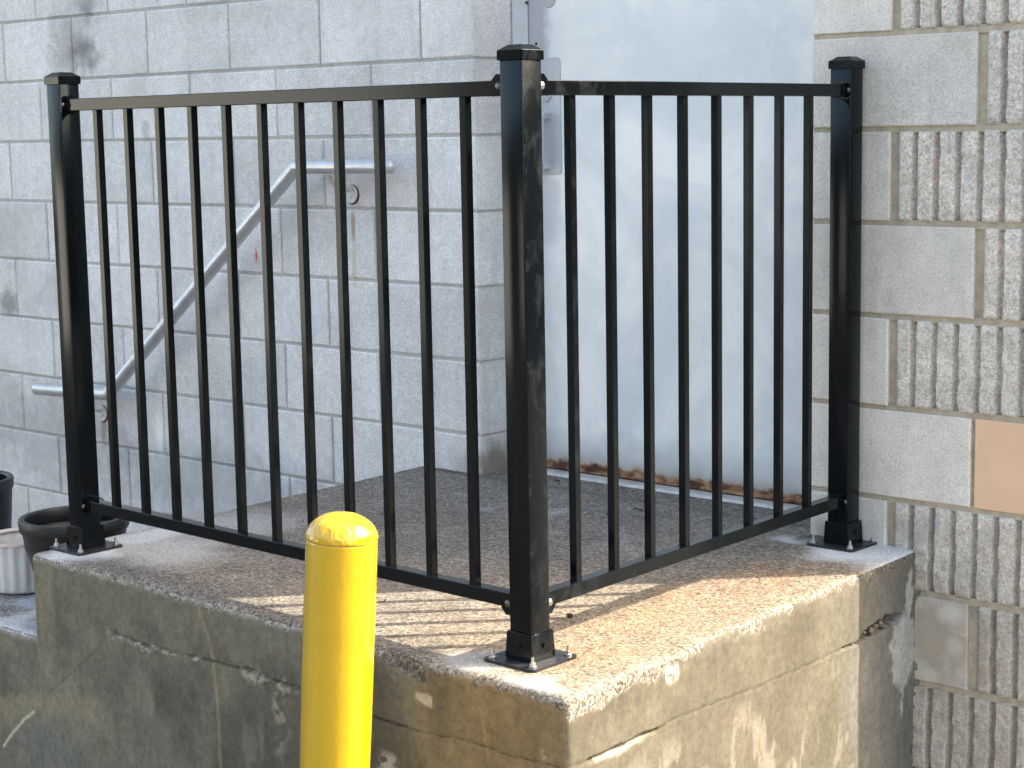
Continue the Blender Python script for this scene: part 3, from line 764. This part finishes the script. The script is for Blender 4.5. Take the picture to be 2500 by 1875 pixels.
# right face
B, Z = np.meshgrid(ax(0, LBd, .0040), zs, indexing='ij'); A = np.full_like(B, LA)
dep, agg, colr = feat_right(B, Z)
a2, b2, z2, nx, ny, nz = round_box(A, B, Z, (1, 0, 0), None, None)
edge = sstep(0, .012, -Z) * sstep(0, .012, B)
rr = rough(A, B, Z); rr2 = rr * (1 - .55 * edge) - dep * edge + (fbm(A, B, Z, 190, 2) - .5) * .0018 * (1 - sstep(0, .012, -Z))
a2 = a2 + nx * rr2; b2 = b2 + ny * rr2; z2 = z2 + nz * rr2
P = np.concatenate([mapxy(a2, b2), z2[..., None]], -1) + OFF
bw_ = .012 + .022 * (1 - sstep(.10, .45, B)); agg = np.maximum(agg, 1 - sstep(bw_ - .008, bw_ + .008, -Z + (fbm(A, B, Z, 30, 4) - .5) * .06)) * .97
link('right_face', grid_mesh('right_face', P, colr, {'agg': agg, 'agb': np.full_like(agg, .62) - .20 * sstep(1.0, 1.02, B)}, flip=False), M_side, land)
# left face
B, Z = np.meshgrid(ax(0, LBd, .012), np.linspace(GZ, 0, 66), indexing='ij'); A = np.zeros_like(B)
dep, agg, colr = feat_front(B + 3.0, Z)
a2, b2, z2, nx, ny, nz = round_box(A, B, Z, (-1, 0, 0), None, None)
rr = rough(A, B, Z); a2 = a2 + nx * rr; b2 = b2 + ny * rr; z2 = z2 + nz * rr
P = np.concatenate([mapxy(a2, b2), z2[..., None]], -1) + OFF
link('left_face', grid_mesh('left_face', P, colr, {'agg': agg * 0, 'agb': agg * 0 + 1}, flip=True), M_side, land)
# sill area inside the door recess
A, B = np.meshgrid(np.linspace(XC - .01, XR + .02, 220), np.linspace(1.2195, 1.43, 45), indexing='ij')
P = np.stack([A + .62, B - .54, (fbm(A, B, A * 0, 130, 3) - .5) * .003 - GZ], -1)
link('sill_surface', grid_mesh('sill_surface', P, np.ones(A.shape + (3,)) * np.array([.50, .47, .44]), {'dust': np.zeros_like(A)}), M_top, land)

# rubble in the hole
RU = FR + (RT - FR) / LBd * 1.12
rub = bmesh.new()
for i in range(26):
    s_ = random.uniform(1.03, 1.16); p = FR + (RT - FR) / LBd * s_
    rad = random.uniform(.003, .0065)
    bmesh.ops.create_icosphere(rub, subdivisions=1, radius=rad, matrix=Matrix.Translation((p[0] - random.uniform(.008, .022) + .62, p[1] - .54, -.146 + random.uniform(0, .009) + (s_ - 1.03) * .03 - GZ)) @ Matrix.Rotation(random.random() * 3, 4, 'X') @ Matrix.Diagonal((1, 1.3, .8, 1)))
ro = link('rubble', bm_mesh('rubble', rub), mat_simple('brown_rubble', (.20, .15, .11), .9, var=.5, vs=90), land); ro['kind'] = 'stuff'
# ------------------------------------------------------------------ steps at the left
steps = thing('concrete_steps', 'concrete steps going down to the left of the landing, flower pots on the top one', 'steps', (-1.45, .55, GZ))
TR = [(-1.47, -2.02, -.198), (-2.02, -2.46, -.392), (-2.46, -2.86, -.586)]
for i, (x1, x0, zt) in enumerate(TR):
    nx_ = int((x1 - x0) / .006); A, B = np.meshgrid(np.linspace(x0, x1 + .03, nx_), np.linspace(-.075, 1.225, 180), indexing='ij')
    nn = fbm(A, B, A * 0 + i, 11, 4)
    zz = zt + (fbm(A, B, A * 0, 120, 3) - .5) * .004 - (1 - sstep(0, .015, B + .075 + (nn - .5) * .02)) * .010 - (1 - sstep(0, .012, A - x0)) * .006
    dd_ = .75 * sstep(.35, .6, nn) if i == 0 else sstep(.5, .7, nn) * .3
    link('tread', grid_mesh('tread', np.stack([A + 1.45, B - .55, zz - GZ], -1), np.ones(A.shape + (3,)) * np.array([.62, .60, .60]), {'dust': dd_}), M_top, steps)
    # front of the step, in line with the landing
    zs_ = np.linspace(GZ, zt, 110 if i == 0 else 40); A, Z = np.meshgrid(np.linspace(x0, x1 + .03, 140), zs_, indexing='ij')
    dep, agg, colr = feat_front(A + 1.442, Z)
    t_ = 1 - sstep(0, .022, zt - Z + (fbm(A, Z, A * 0, 40, 3) - .5) * .02)
    colr = lerp3(colr, (.42, .41, .38), t_ * .8)
    yy = -.076 + dep * .4 - (fbm(A, A * 0, Z, 60, 3) - .5) * .003 + (1 - sstep(0, .012, zt - Z)) * .008
    link('step_face', grid_mesh('step_face', np.stack([A + 1.45, yy - .55, Z - (1 - sstep(0, .004, zt - Z)) * .004 - GZ], -1), colr, {'agg': t_ * .6, 'agb': t_ * 0 + .8}), M_side, steps)
    bm = bmesh.new(); add_box(bm, x0 + .002 + 1.45, x0 + .05 + 1.45, -.07 - .55, 1.215 - .55, 0, zt - .008 - GZ)
    me = bm_mesh('riser', bm); at = me.color_attributes.new('Col', 'FLOAT_COLOR', 'POINT')
    for q in at.data: q.color = (.2, .19, .16, 1)
    link('riser', me, M_side, steps)

# ------------------------------------------------------------------ black guard railing
W = 0.0508
LP = Vector((-1.3842, .0244, 0)); RP = Vector((-.0445, 1.1069, 0))
rail = thing('guard_railing', 'black metal guard railing with three capped posts and upright pickets around the landing', 'railing', (0, 0, 0))
def hollow_taper(bm, w0, w1, z0, z1, b=.0012):
    vs = []
    for z, w in ((z0, w0), (z1, w1)):
        vs.append([bm.verts.new((sx * w / 2, sy * w / 2, z)) for sx, sy in ((-1, -1), (1, -1), (1, 1), (-1, 1))])
    for i in range(4): bm.faces.new((vs[0][i], vs[0][(i + 1) % 4], vs[1][(i + 1) % 4], vs[1][i]))
    bm.faces.new(vs[0][::-1]); bm.faces.new(vs[1])
    bmesh.ops.bevel(bm, geom=bm.edges[:], offset=b, segments=3, affect='EDGES')
bm = bmesh.new(); add_box(bm, -W / 2, W / 2, -W / 2, W / 2, .008, 1.052, .0022, 3); me_post = bm_mesh('post', bm)
bm = bmesh.new()
c0 = .0290
levels = [(c0, 1.0505), (c0, 1.0665), (c0 * .97, 1.0678), (.0158, 1.0763), (.0150, 1.0766)]
prev = None
for i, (h, z) in enumerate(levels):
    cur = [bm.verts.new((sx * h, sy * h, z)) for sx, sy in ((-1, -1), (1, -1), (1, 1), (-1, 1))]
    if prev:
        for k in range(4): bm.faces.new((prev[k], prev[(k + 1) % 4], cur[(k + 1) % 4], cur[k]))
    else: first_ring = cur
    prev = cur
bm.faces.new(prev); bm.faces.new(first_ring[::-1])
bmesh.ops.bevel(bm, geom=[e for e in bm.edges if abs(e.verts[0].co.z - e.verts[1].co.z) > .001], offset=.0015, segments=2, affect='EDGES')
me_cap = bm_mesh('post_cap', bm)
bm = bmesh.new(); hollow_taper(bm, .0640, .0590, .0065, .0545); me_sleeve = bm_mesh('base_sleeve', bm)
bm = bmesh.new()
add_prism(bm, rrect(-.061, .061, -.061, .061, .009, 5), .0005, .0058, 'xy')
bmesh.ops.bevel(bm, geom=[e for e in bm.edges if all(v.co.z > .006 for v in e.verts)], offset=.002, segments=2, affect='EDGES')
me_plate = bm_mesh('base_plate', bm)
bm = bmesh.new(); add_cyl(bm, (0, 0, .006), (0, 0, .0085), .0075, .0075, 18); add_cyl(bm, (0, 0, .0085), (0, 0, .0135), .0058, .0058, 6); add_cyl(bm, (0, 0, .0135), (0, 0, .0235), .0031, .0027, 12)
me_bolt = bm_mesh('anchor_bolt', bm)
bm = bmesh.new(); add_cyl(bm, (0, 0, 0), (0, -.0030, 0), .0052, .0045, 6); add_cyl(bm, (0, -.0031, 0), (0, -.0038, 0), .0022, .0022, 8)
me_screw = bm_mesh('set_screw', bm)
def recal(me):  # smooth shading only where it is soft
    return me
for me in (me_post, me_sleeve):
    try: me.set_sharp_from_angle(angle=math.radians(50))
    except Exception: pass
first = True
for k, P0 in enumerate((Vector((0, 0, 0)), LP, RP)):
    tl = [0, .0, 0][k]
    p = link('post', me_post, M_black, rail, P0)
    link('post_cap', me_cap, M_black, p); link('base_sleeve', me_sleeve, M_black, p); link('base_plate', me_plate, M_platebk, p, (0, 0, 0))
    for sx in (-1, 1):
        for sy in (-1, 1):
            link('anchor_bolt', me_bolt, M_zinc, p, (sx * .0475, sy * .0475, 0), random.random())
    zf = .031
    link('set_screw', me_screw, M_black, p, (0.002, -.0308, zf))
    link('set_screw', me_screw, M_black if k else M_darkscrew, p, (.0308, 0.002, zf), math.pi / 2)
RZ = [(.9915, 1.0178), (.0905, .1165)]; RT_ = .0254
PK = .0160
me_picket = None
for side, (PE, d0, dp, npk) in enumerate(((LP, .1336, .1121, 11), (RP, .1343, .1163, 8))):
    L = PE.length; dirv = PE.normalized(); ang = math.atan2(dirv.y, dirv.x)
    for (z0, z1) in RZ:
        bm = bmesh.new(); add_box(bm, W / 2 + .003, L - W / 2 - .003, -RT_ / 2, RT_ / 2, z0, z1, .0014, 2)
        link('rail', bm_mesh('rail', bm), M_black, rail, (0, 0, 0), ang)
    if me_picket is None:
        bm = bmesh.new(); add_box(bm, -PK / 2, PK / 2, -PK / 2, PK / 2, RZ[1][1] - .001, RZ[0][0] + .001, .0010, 1); me_picket = bm_mesh('picket', bm)
    for i in range(npk):
        q = dirv * (d0 + dp * i)
        link('picket', me_picket, M_black, rail, (q.x, q.y, 0), ang + random.uniform(-.02, .02))
    # brackets.  In the panel frame +x runs away from the middle post; the camera side is -y (right panel) or +y (left panel)
    cs = 1 if side == 0 else -1
    for zi, (z0, z1) in enumerate(RZ):
        up = (zi == 0)
        # near end: strap on the rail face with a chamfered ear
        x0, x1 = W / 2 + .0005, W / 2 + .0295
        za, zb = (z0 - .0008, z1 + .0105) if up else (z0 - .0125, z1 + .0006)
        if up: pts = [(x0, za), (x1, za), (x1, z1 + .0005), (x1 - .011, zb), (x0, zb)]
        else: pts = [(x0, zb), (x1, zb), (x1, z0 - .0005), (x1 - .011, za), (x0, za)]
        bm = bmesh.new(); y0_ = cs * (RT_ / 2 + .0002); y1_ = cs * (RT_ / 2 + .0026); add_prism(bm, pts, y0_, y1_)
        add_box(bm, x0, x0 + .0024, -cs * .012 if cs > 0 else -.0124, .0124 if cs > 0 else .012, za + .002, zb - .002)
        b = link('bracket', bm_mesh('bracket', bm), M_black, rail, (0, 0, 0), ang)
        bm = bmesh.new(); zc_ = (z0 + z1) / 2 + (.003 if up else -.005)
        bmesh.ops.create_uvsphere(bm, u_segments=18, v_segments=10, radius=.0072, matrix=Matrix.Translation((x0 + .0125, y1_, zc_)) @ Matrix.Diagonal((1, .52, 1, 1)))
        link('bracket_bolt', bm_mesh('bracket_bolt', bm, True), M_zinc if (side == 1) else M_darkscrew, b)
        # far end: collar round the rail, flange on the post towards the camera side
        xe = L - W / 2 - .0005
        bm = bmesh.new()
        add_box(bm, xe - .014, xe - .0026, -RT_ / 2 - .0024, RT_ / 2 + .0024, z0 - .0024, z1 + .0026, .0006)
        zf0, zf1 = (z0 - .006, z1 + .0065)
        yy0, yy1 = (RT_ / 2 + .0024, RT_ / 2 + .0024 + .0) if False else (0, 0)
        c1 = cs * (W / 2 - .001); c2 = -cs * .011
        lo, hi = min(c1, c2), max(c1, c2)
        ptsf = [(lo, zf0 + .004), (lo + .006, zf0), (hi - .006, zf0), (hi, zf0 + .004), (hi, zf1 - .006), (hi - .008, zf1), (lo + .008, zf1), (lo, zf1 - .006)]
        add_prism(bm, ptsf, xe - .0025, xe, 'yz')
        b = link('bracket', bm_mesh('bracket', bm), M_black, rail, (0, 0, 0), ang)
        bm = bmesh.new()
        bmesh.ops.create_uvsphere(bm, u_segments=16, v_segments=8, radius=.0058, matrix=Matrix.Translation((xe - .003, cs * .0195, (z0 + z1) / 2)) @ Matrix.Diagonal((.6, 1, 1, 1)))
        link('bracket_bolt', bm_mesh('bracket_bolt', bm, True), M_darkscrew, b)

# ------------------------------------------------------------------ wall handrail
hr = thing('handrail', 'silver-grey tubular handrail sloping down the white block wall, with a rounded end', 'handrail', (-1.46, 1.13, GZ))
YH = 1.13; RR = .0208
pts = [Vector((-3.252, YH, .0835)), Vector((-2.842, YH, .0995)), Vector((-1.878, YH, .839)), Vector((-1.492, YH, .8395))]
def add_rail_tube(bm, pts, r, seg=28):
    rings = []
    n = len(pts)
    for i, p in enumerate(pts):
        if i == 0: t = (pts[1] - p).normalized(); nrm = t
        elif i == n - 1: t = (p - pts[i - 1]).normalized(); nrm = t
        else:
            ta = (p - pts[i - 1]).normalized(); tb = (pts[i + 1] - p).normalized(); nrm = (ta + tb).normalized(); t = ta
        a = Vector((0, 1, 0)); b = t.cross(a).normalized()
        ring = []
        for k in range(seg):
            th = 2 * math.pi * k / seg; off = a * math.cos(th) * r + b * math.sin(th) * r
            # project along t onto the mitre plane
            if i not in (0, n - 1): off = off - t * (off.dot(nrm) / t.dot(nrm))
            ring.append(bm.verts.new(p + off - Vector((-1.46, 1.13, GZ))))
        rings.append(ring)
    for A_, B_ in zip(rings[:-1], rings[1:]):
        for k in range(seg): bm.faces.new((A_[k], A_[(k + 1) % seg], B_[(k + 1) % seg], B_[k]))
    for ring, d in ((rings[0], (pts[0] - pts[1]).normalized()), (rings[-1], (pts[-1] - pts[-2]).normalized())):
        c = sum((v.co for v in ring), Vector()) / seg; prev = ring
        for j in range(1, 6):
            th = math.pi / 2 * j / 5.2; cur = [bm.verts.new(c + (v.co - c) * math.cos(th) + d * r * .85 * math.sin(th)) for v in ring]
            for k in range(seg):
                f = (prev[k], prev[(k + 1) % seg], cur[(k + 1) % seg], cur[k]); bm.faces.new(f)
            prev = cur
        bm.faces.new(prev)
bm = bmesh.new(); add_rail_tube(bm, pts, RR); me = bm_mesh('rail_tube', bm, True)
try: me.set_sharp_from_angle(angle=math.radians(25))
except Exception: pass
link('rail_tube', me, M_rail, hr)
bm = bmesh.new()
for P_, tdir in ((pts[1], 1), (pts[2], 1)):
    pass
for xb, zb, zr in ((-1.7454, .7590, .8395), (-3.008, .0100, .0935)):
    lx, lz = xb + 1.46, zb - GZ
    bm = bmesh.new()
    # round wall flange with a dished centre
    add_cyl(bm, (lx, YL - 1.13 - .0005, lz), (lx, YL - 1.13 - .006, lz), .027, .026, 30); add_cyl(bm, (lx, YL - 1.13 - .0061, lz), (lx, YL - 1.13 - .010, lz), .012, .009, 18)
    # arm: out of the wall and up to the saddle
    path = [(lx, YL - 1.13 - .004, lz + .014), (lx, .055, lz + .020), (lx, .025, lz + .030), (lx, .006, lz + .048), (lx, .0, zr - RR - GZ + .002)]
    for p_, q_ in zip(path[:-1], path[1:]): add_cyl(bm, p_, q_, .0085, .0085, 12)
    add_box(bm, lx - .030, lx + .030, -.011, .011, zr - RR - .0028 - GZ, zr - RR + .0005 - GZ, .0008)
    br = link('wall_bracket', bm_mesh('wall_bracket', bm), M_brk, hr)
    bm = bmesh.new(); add_cyl(bm, (lx + .0025, YL - 1.13 - .0002, lz - .0015), (lx + .0025, YL - 1.13 - .0030, lz - .0015), .0290, .0285, 30); link('rust_ring', bm_mesh('rust_ring', bm), M_rust, br)

# ------------------------------------------------------------------ bollard
T = Vector((-.0609, -.383, .3231)); lean = -.0605
axis_dn = (Vector((0, 0, -1)) + R_ * lean).normalized()
hgt = (T.z - GZ) / -axis_dn.z
BR = .0585
N = 260
zz = np.concatenate([np.linspace(0, hgt - .50, 14), np.linspace(hgt - .495, hgt - .0465, 250), np.array([hgt - .0455, hgt - .0445, hgt - .0430])])
prof = [(BR, z) for z in zz]
dome = [(BR * 1.005 * math.cos(t) ** .9, (hgt - .0420) + .0420 * math.sin(t)) for t in np.linspace(0, math.pi / 2 - .02, 34)]
prof_all = prof + dome
PA = np.array(prof_all)
th = np.linspace(0, 2 * math.pi, N, endpoint=False)
RRr, TH = np.meshgrid(PA[:, 0], th, indexing='ij'); ZZ = np.repeat(PA[:, 1][:, None], N, 1)
cx, cy = np.cos(TH), np.sin(TH)
# wrinkled old paint on the side towards +X -Y (as seen right of centre)
camdir = math.atan2(CAM_LOC.y - T.y, CAM_LOC.x - T.x)
da = np.angle(np.exp(1j * (TH - camdir)))
msk = np.exp(-((da - .25) / .42) ** 2) * sstep(hgt - .62, hgt - .30, ZZ + 0) * (1 - sstep(hgt - .075, hgt - .05, ZZ) * .8) + .07
dome_m = sstep(hgt - .044, hgt - .040, ZZ)
msk = np.maximum(msk, dome_m * .35)
wr = fbm(cx * BR, cy * BR, ZZ * .75, 95, 3); ridg = 1 - np.abs(wr - .5) * 5
wr2 = fbm(cx * BR + 2, cy * BR, ZZ, 60, 3)
disp = (np.clip(ridg, 0, 1) * .0022 + (wr2 - .5) * .0022) * msk + (fbm(cx * BR, cy * BR, ZZ, 9, 2) - .5) * .0022
seam = np.exp(-((ZZ - (hgt - .0430)) / .0010) ** 2); disp -= seam * .0012
run = np.exp(-((da + .12) / .03) ** 2) * sstep(hgt - .15, hgt - .09, ZZ) * (1 - dome_m) * .0006
RR2 = RRr + (disp + run) * np.clip(RRr / BR, 0, 1)
P = np.stack([RR2 * cx, RR2 * cy, ZZ + disp * dome_m * .8], -1)
P = np.concatenate([P, P[:, :1]], 1)
lum = np.clip(seam + 0.0, 0, 1); lum = np.concatenate([lum, lum[:, :1]], 1)
me = grid_mesh('bollard', P, None, {'lum': lum}, flip=True)
bmm = bmesh.new(); bmm.from_mesh(me); bmesh.ops.remove_doubles(bmm, verts=bmm.verts[:], dist=.00002)
be = [e for e in bmm.edges if e.is_boundary and e.verts[0].co.z > hgt - .01]
if be: bmesh.ops.contextual_create(bmm, geom=be)
bmesh.ops.recalc_face_normals(bmm, faces=bmm.faces[:]); bmm.to_mesh(me); bmm.free()
me.polygons.foreach_set('use_smooth', [True] * len(me.polygons))
foot = T + axis_dn * hgt
bol = link('bollard', me, M_yellow)
bol.rotation_euler = (-axis_dn).to_track_quat('Z', 'Y').to_euler(); bol.location = foot
bol['label'] = 'glossy yellow steel bollard with a domed cap, leaning slightly in front of the landing'; bol['category'] = 'bollard'

# ------------------------------------------------------------------ flower pots
def pot(name, label, x, y, zb, R1, R0, h, rim, mat_body, mat_rim, flutes=0, group='flower pots on the steps'):
    t = thing(name, label, 'flower pot', (x, y, zb), group)
    n = 72 if not flutes else flutes * 8
    fl = None
    if flutes:
        def fl(r, z, a): return r + (.0028 * math.cos(a * flutes) if .012 < z < h - rim - .001 and r > .02 else 0)
    bm = bmesh.new(); hr_ = h - rim
    Rm = R0 + (R1 - R0) * .90
    add_lathe(bm, [(0.001, .001), (R0 - .004, .001), (R0, .006), (R0 + .0005, .013), (R0 + (Rm - R0) * .3, hr_ * .3), (R0 + (Rm - R0) * .6, hr_ * .6), (Rm - .001, hr_ - .003), (Rm, hr_), (Rm - .004, hr_ + .001), (Rm - .006, hr_ * .8), (R0 - .004, .012), (.001, .012)], n, fl)
    link('pot_body', bm_mesh('pot_body', bm, True), mat_body, t)
    bm = bmesh.new()
    add_lathe(bm, [(Rm - .002, hr_ - .004), (R1 - .004, hr_ - .004), (R1 - .001, hr_), (R1, hr_ + .004), (R1 + .001, h - .006), (R1 - .001, h - .001), (R1 - .005, h), (R1 - .013, h - .001), (R1 - .016, h - .006), (Rm - .007, hr_ - .004), (Rm - .002, hr_ - .004)], n)
    me = bm_mesh('pot_rim', bm, True)
    try: me.set_sharp_from_angle(angle=math.radians(40))
    except Exception: pass
    link('pot_rim', me, mat_rim, t)
    bm = bmesh.new(); add_cyl(bm, (0, 0, h * .35), (0, 0, h * .36), R0 * .98, R0 * .98, 40); link('soil', bm_mesh('soil', bm), mat_simple('dry_soil', (.05, .035, .025), .95, var=.4, vs=80), t)
    return t
TZ = -.196
pot('plant_pot', 'wide black plastic pot with a thick rim, partly hidden by the left railing post', -1.637, .165, TZ, .132, .084, .215, .030, M_potbrown, M_potblack)
pot('plant_pot', 'cream white fluted plastic pot standing beside the wide black pot', -1.872, .170, TZ, .108, .092, .132, .006, M_potwhite, M_potrim, flutes=22)
pot('plant_pot', 'tall black plastic pot cut off by the left edge of the photo', -2.345, .285, -.390, .138, .105, .40, .030, M_potblack, M_potblack)

# ------------------------------------------------------------------ small litter on the landing
def scrap(name, label, cat, x, y, w, l, rot, z=.003, h=.003, mat=None):
    bm = bmesh.new(); add_prism(bm, [(-l / 2, 0), (-l * .2, -w / 2), (l * .3, -w * .4), (l / 2, w * .1), (l * .1, w / 2), (-l * .35, w * .35)], 0, h, 'xy')
    o = link(name, bm_mesh(name, bm), mat or M_litter, None, (x, y, z), rot); o['label'] = label; o['category'] = cat; return o
scrap('stone_chip', 'small black chip lying in the sunlit stripe right of the middle post', 'stone chip', -.118, .247, .008, .012, .4, h=.008)
scrap('twig', 'thin dark twig on the landing near the door threshold', 'twig', -.63, 1.11, .003, .03, .05)
scrap('leaf_scrap', 'dark leaf scrap on the landing at the left end of the threshold', 'leaf', -1.03, 1.27, .006, .018, .1)
scrap('leaf_scrap', 'small dark leaf scrap on the landing in the middle of the doorway', 'leaf', -.65, 1.02, .005, .012, .5)
# grit swept into the corners of the landing
gb = bmesh.new(); gr_ = random.Random(5)
for i in range(260):
    k = gr_.random()
    if k < .45: px, py = gr_.uniform(-1.46, -1.26), 1.212 - abs(gr_.gauss(0, .012))
    elif k < .75: px, py = gr_.uniform(-1.25, -.2), 1.300 + gr_.gauss(0, .02)
    else: px, py = gr_.uniform(-1.3, .05), gr_.uniform(0.0, 1.15)
    r_ = gr_.uniform(.0010, .0028)
    bmesh.ops.create_icosphere(gb, subdivisions=1, radius=r_, matrix=Matrix.Translation((px, py, .0025)) @ Matrix.Rotation(gr_.random() * 3, 4, 'Y') @ Matrix.Diagonal((1, 1.4, .7, 1)))
go = link('grit', bm_mesh('grit', gb), mat_simple('mixed_grit', (.16, .13, .10), .9, var=.6, vs=60)); go['kind'] = 'stuff'
go['label'] = 'loose grit scattered on the landing and swept against the wall'; go['category'] = 'grit'
# black cable tie tail on the lower left bracket
bm = bmesh.new()
for p_, q_ in (((0, 0, 0), (.018, .002, .004)), ((.018, .002, .004), (.042, .004, -.002))): add_cyl(bm, p_, q_, .0022, .0014, 8)
for i in range(5): add_cyl(bm, (.006 * i - .004, 0, .002), (.006 * i - .010, -.002, .009), .0012, .0006, 6)
o = link('cable_tie', bm_mesh('cable_tie', bm), M_black, None, (-1.352, .018, .1235), .1); o['label'] = 'frayed black cable tie on the lower rail at the left post'; o['category'] = 'cable tie'
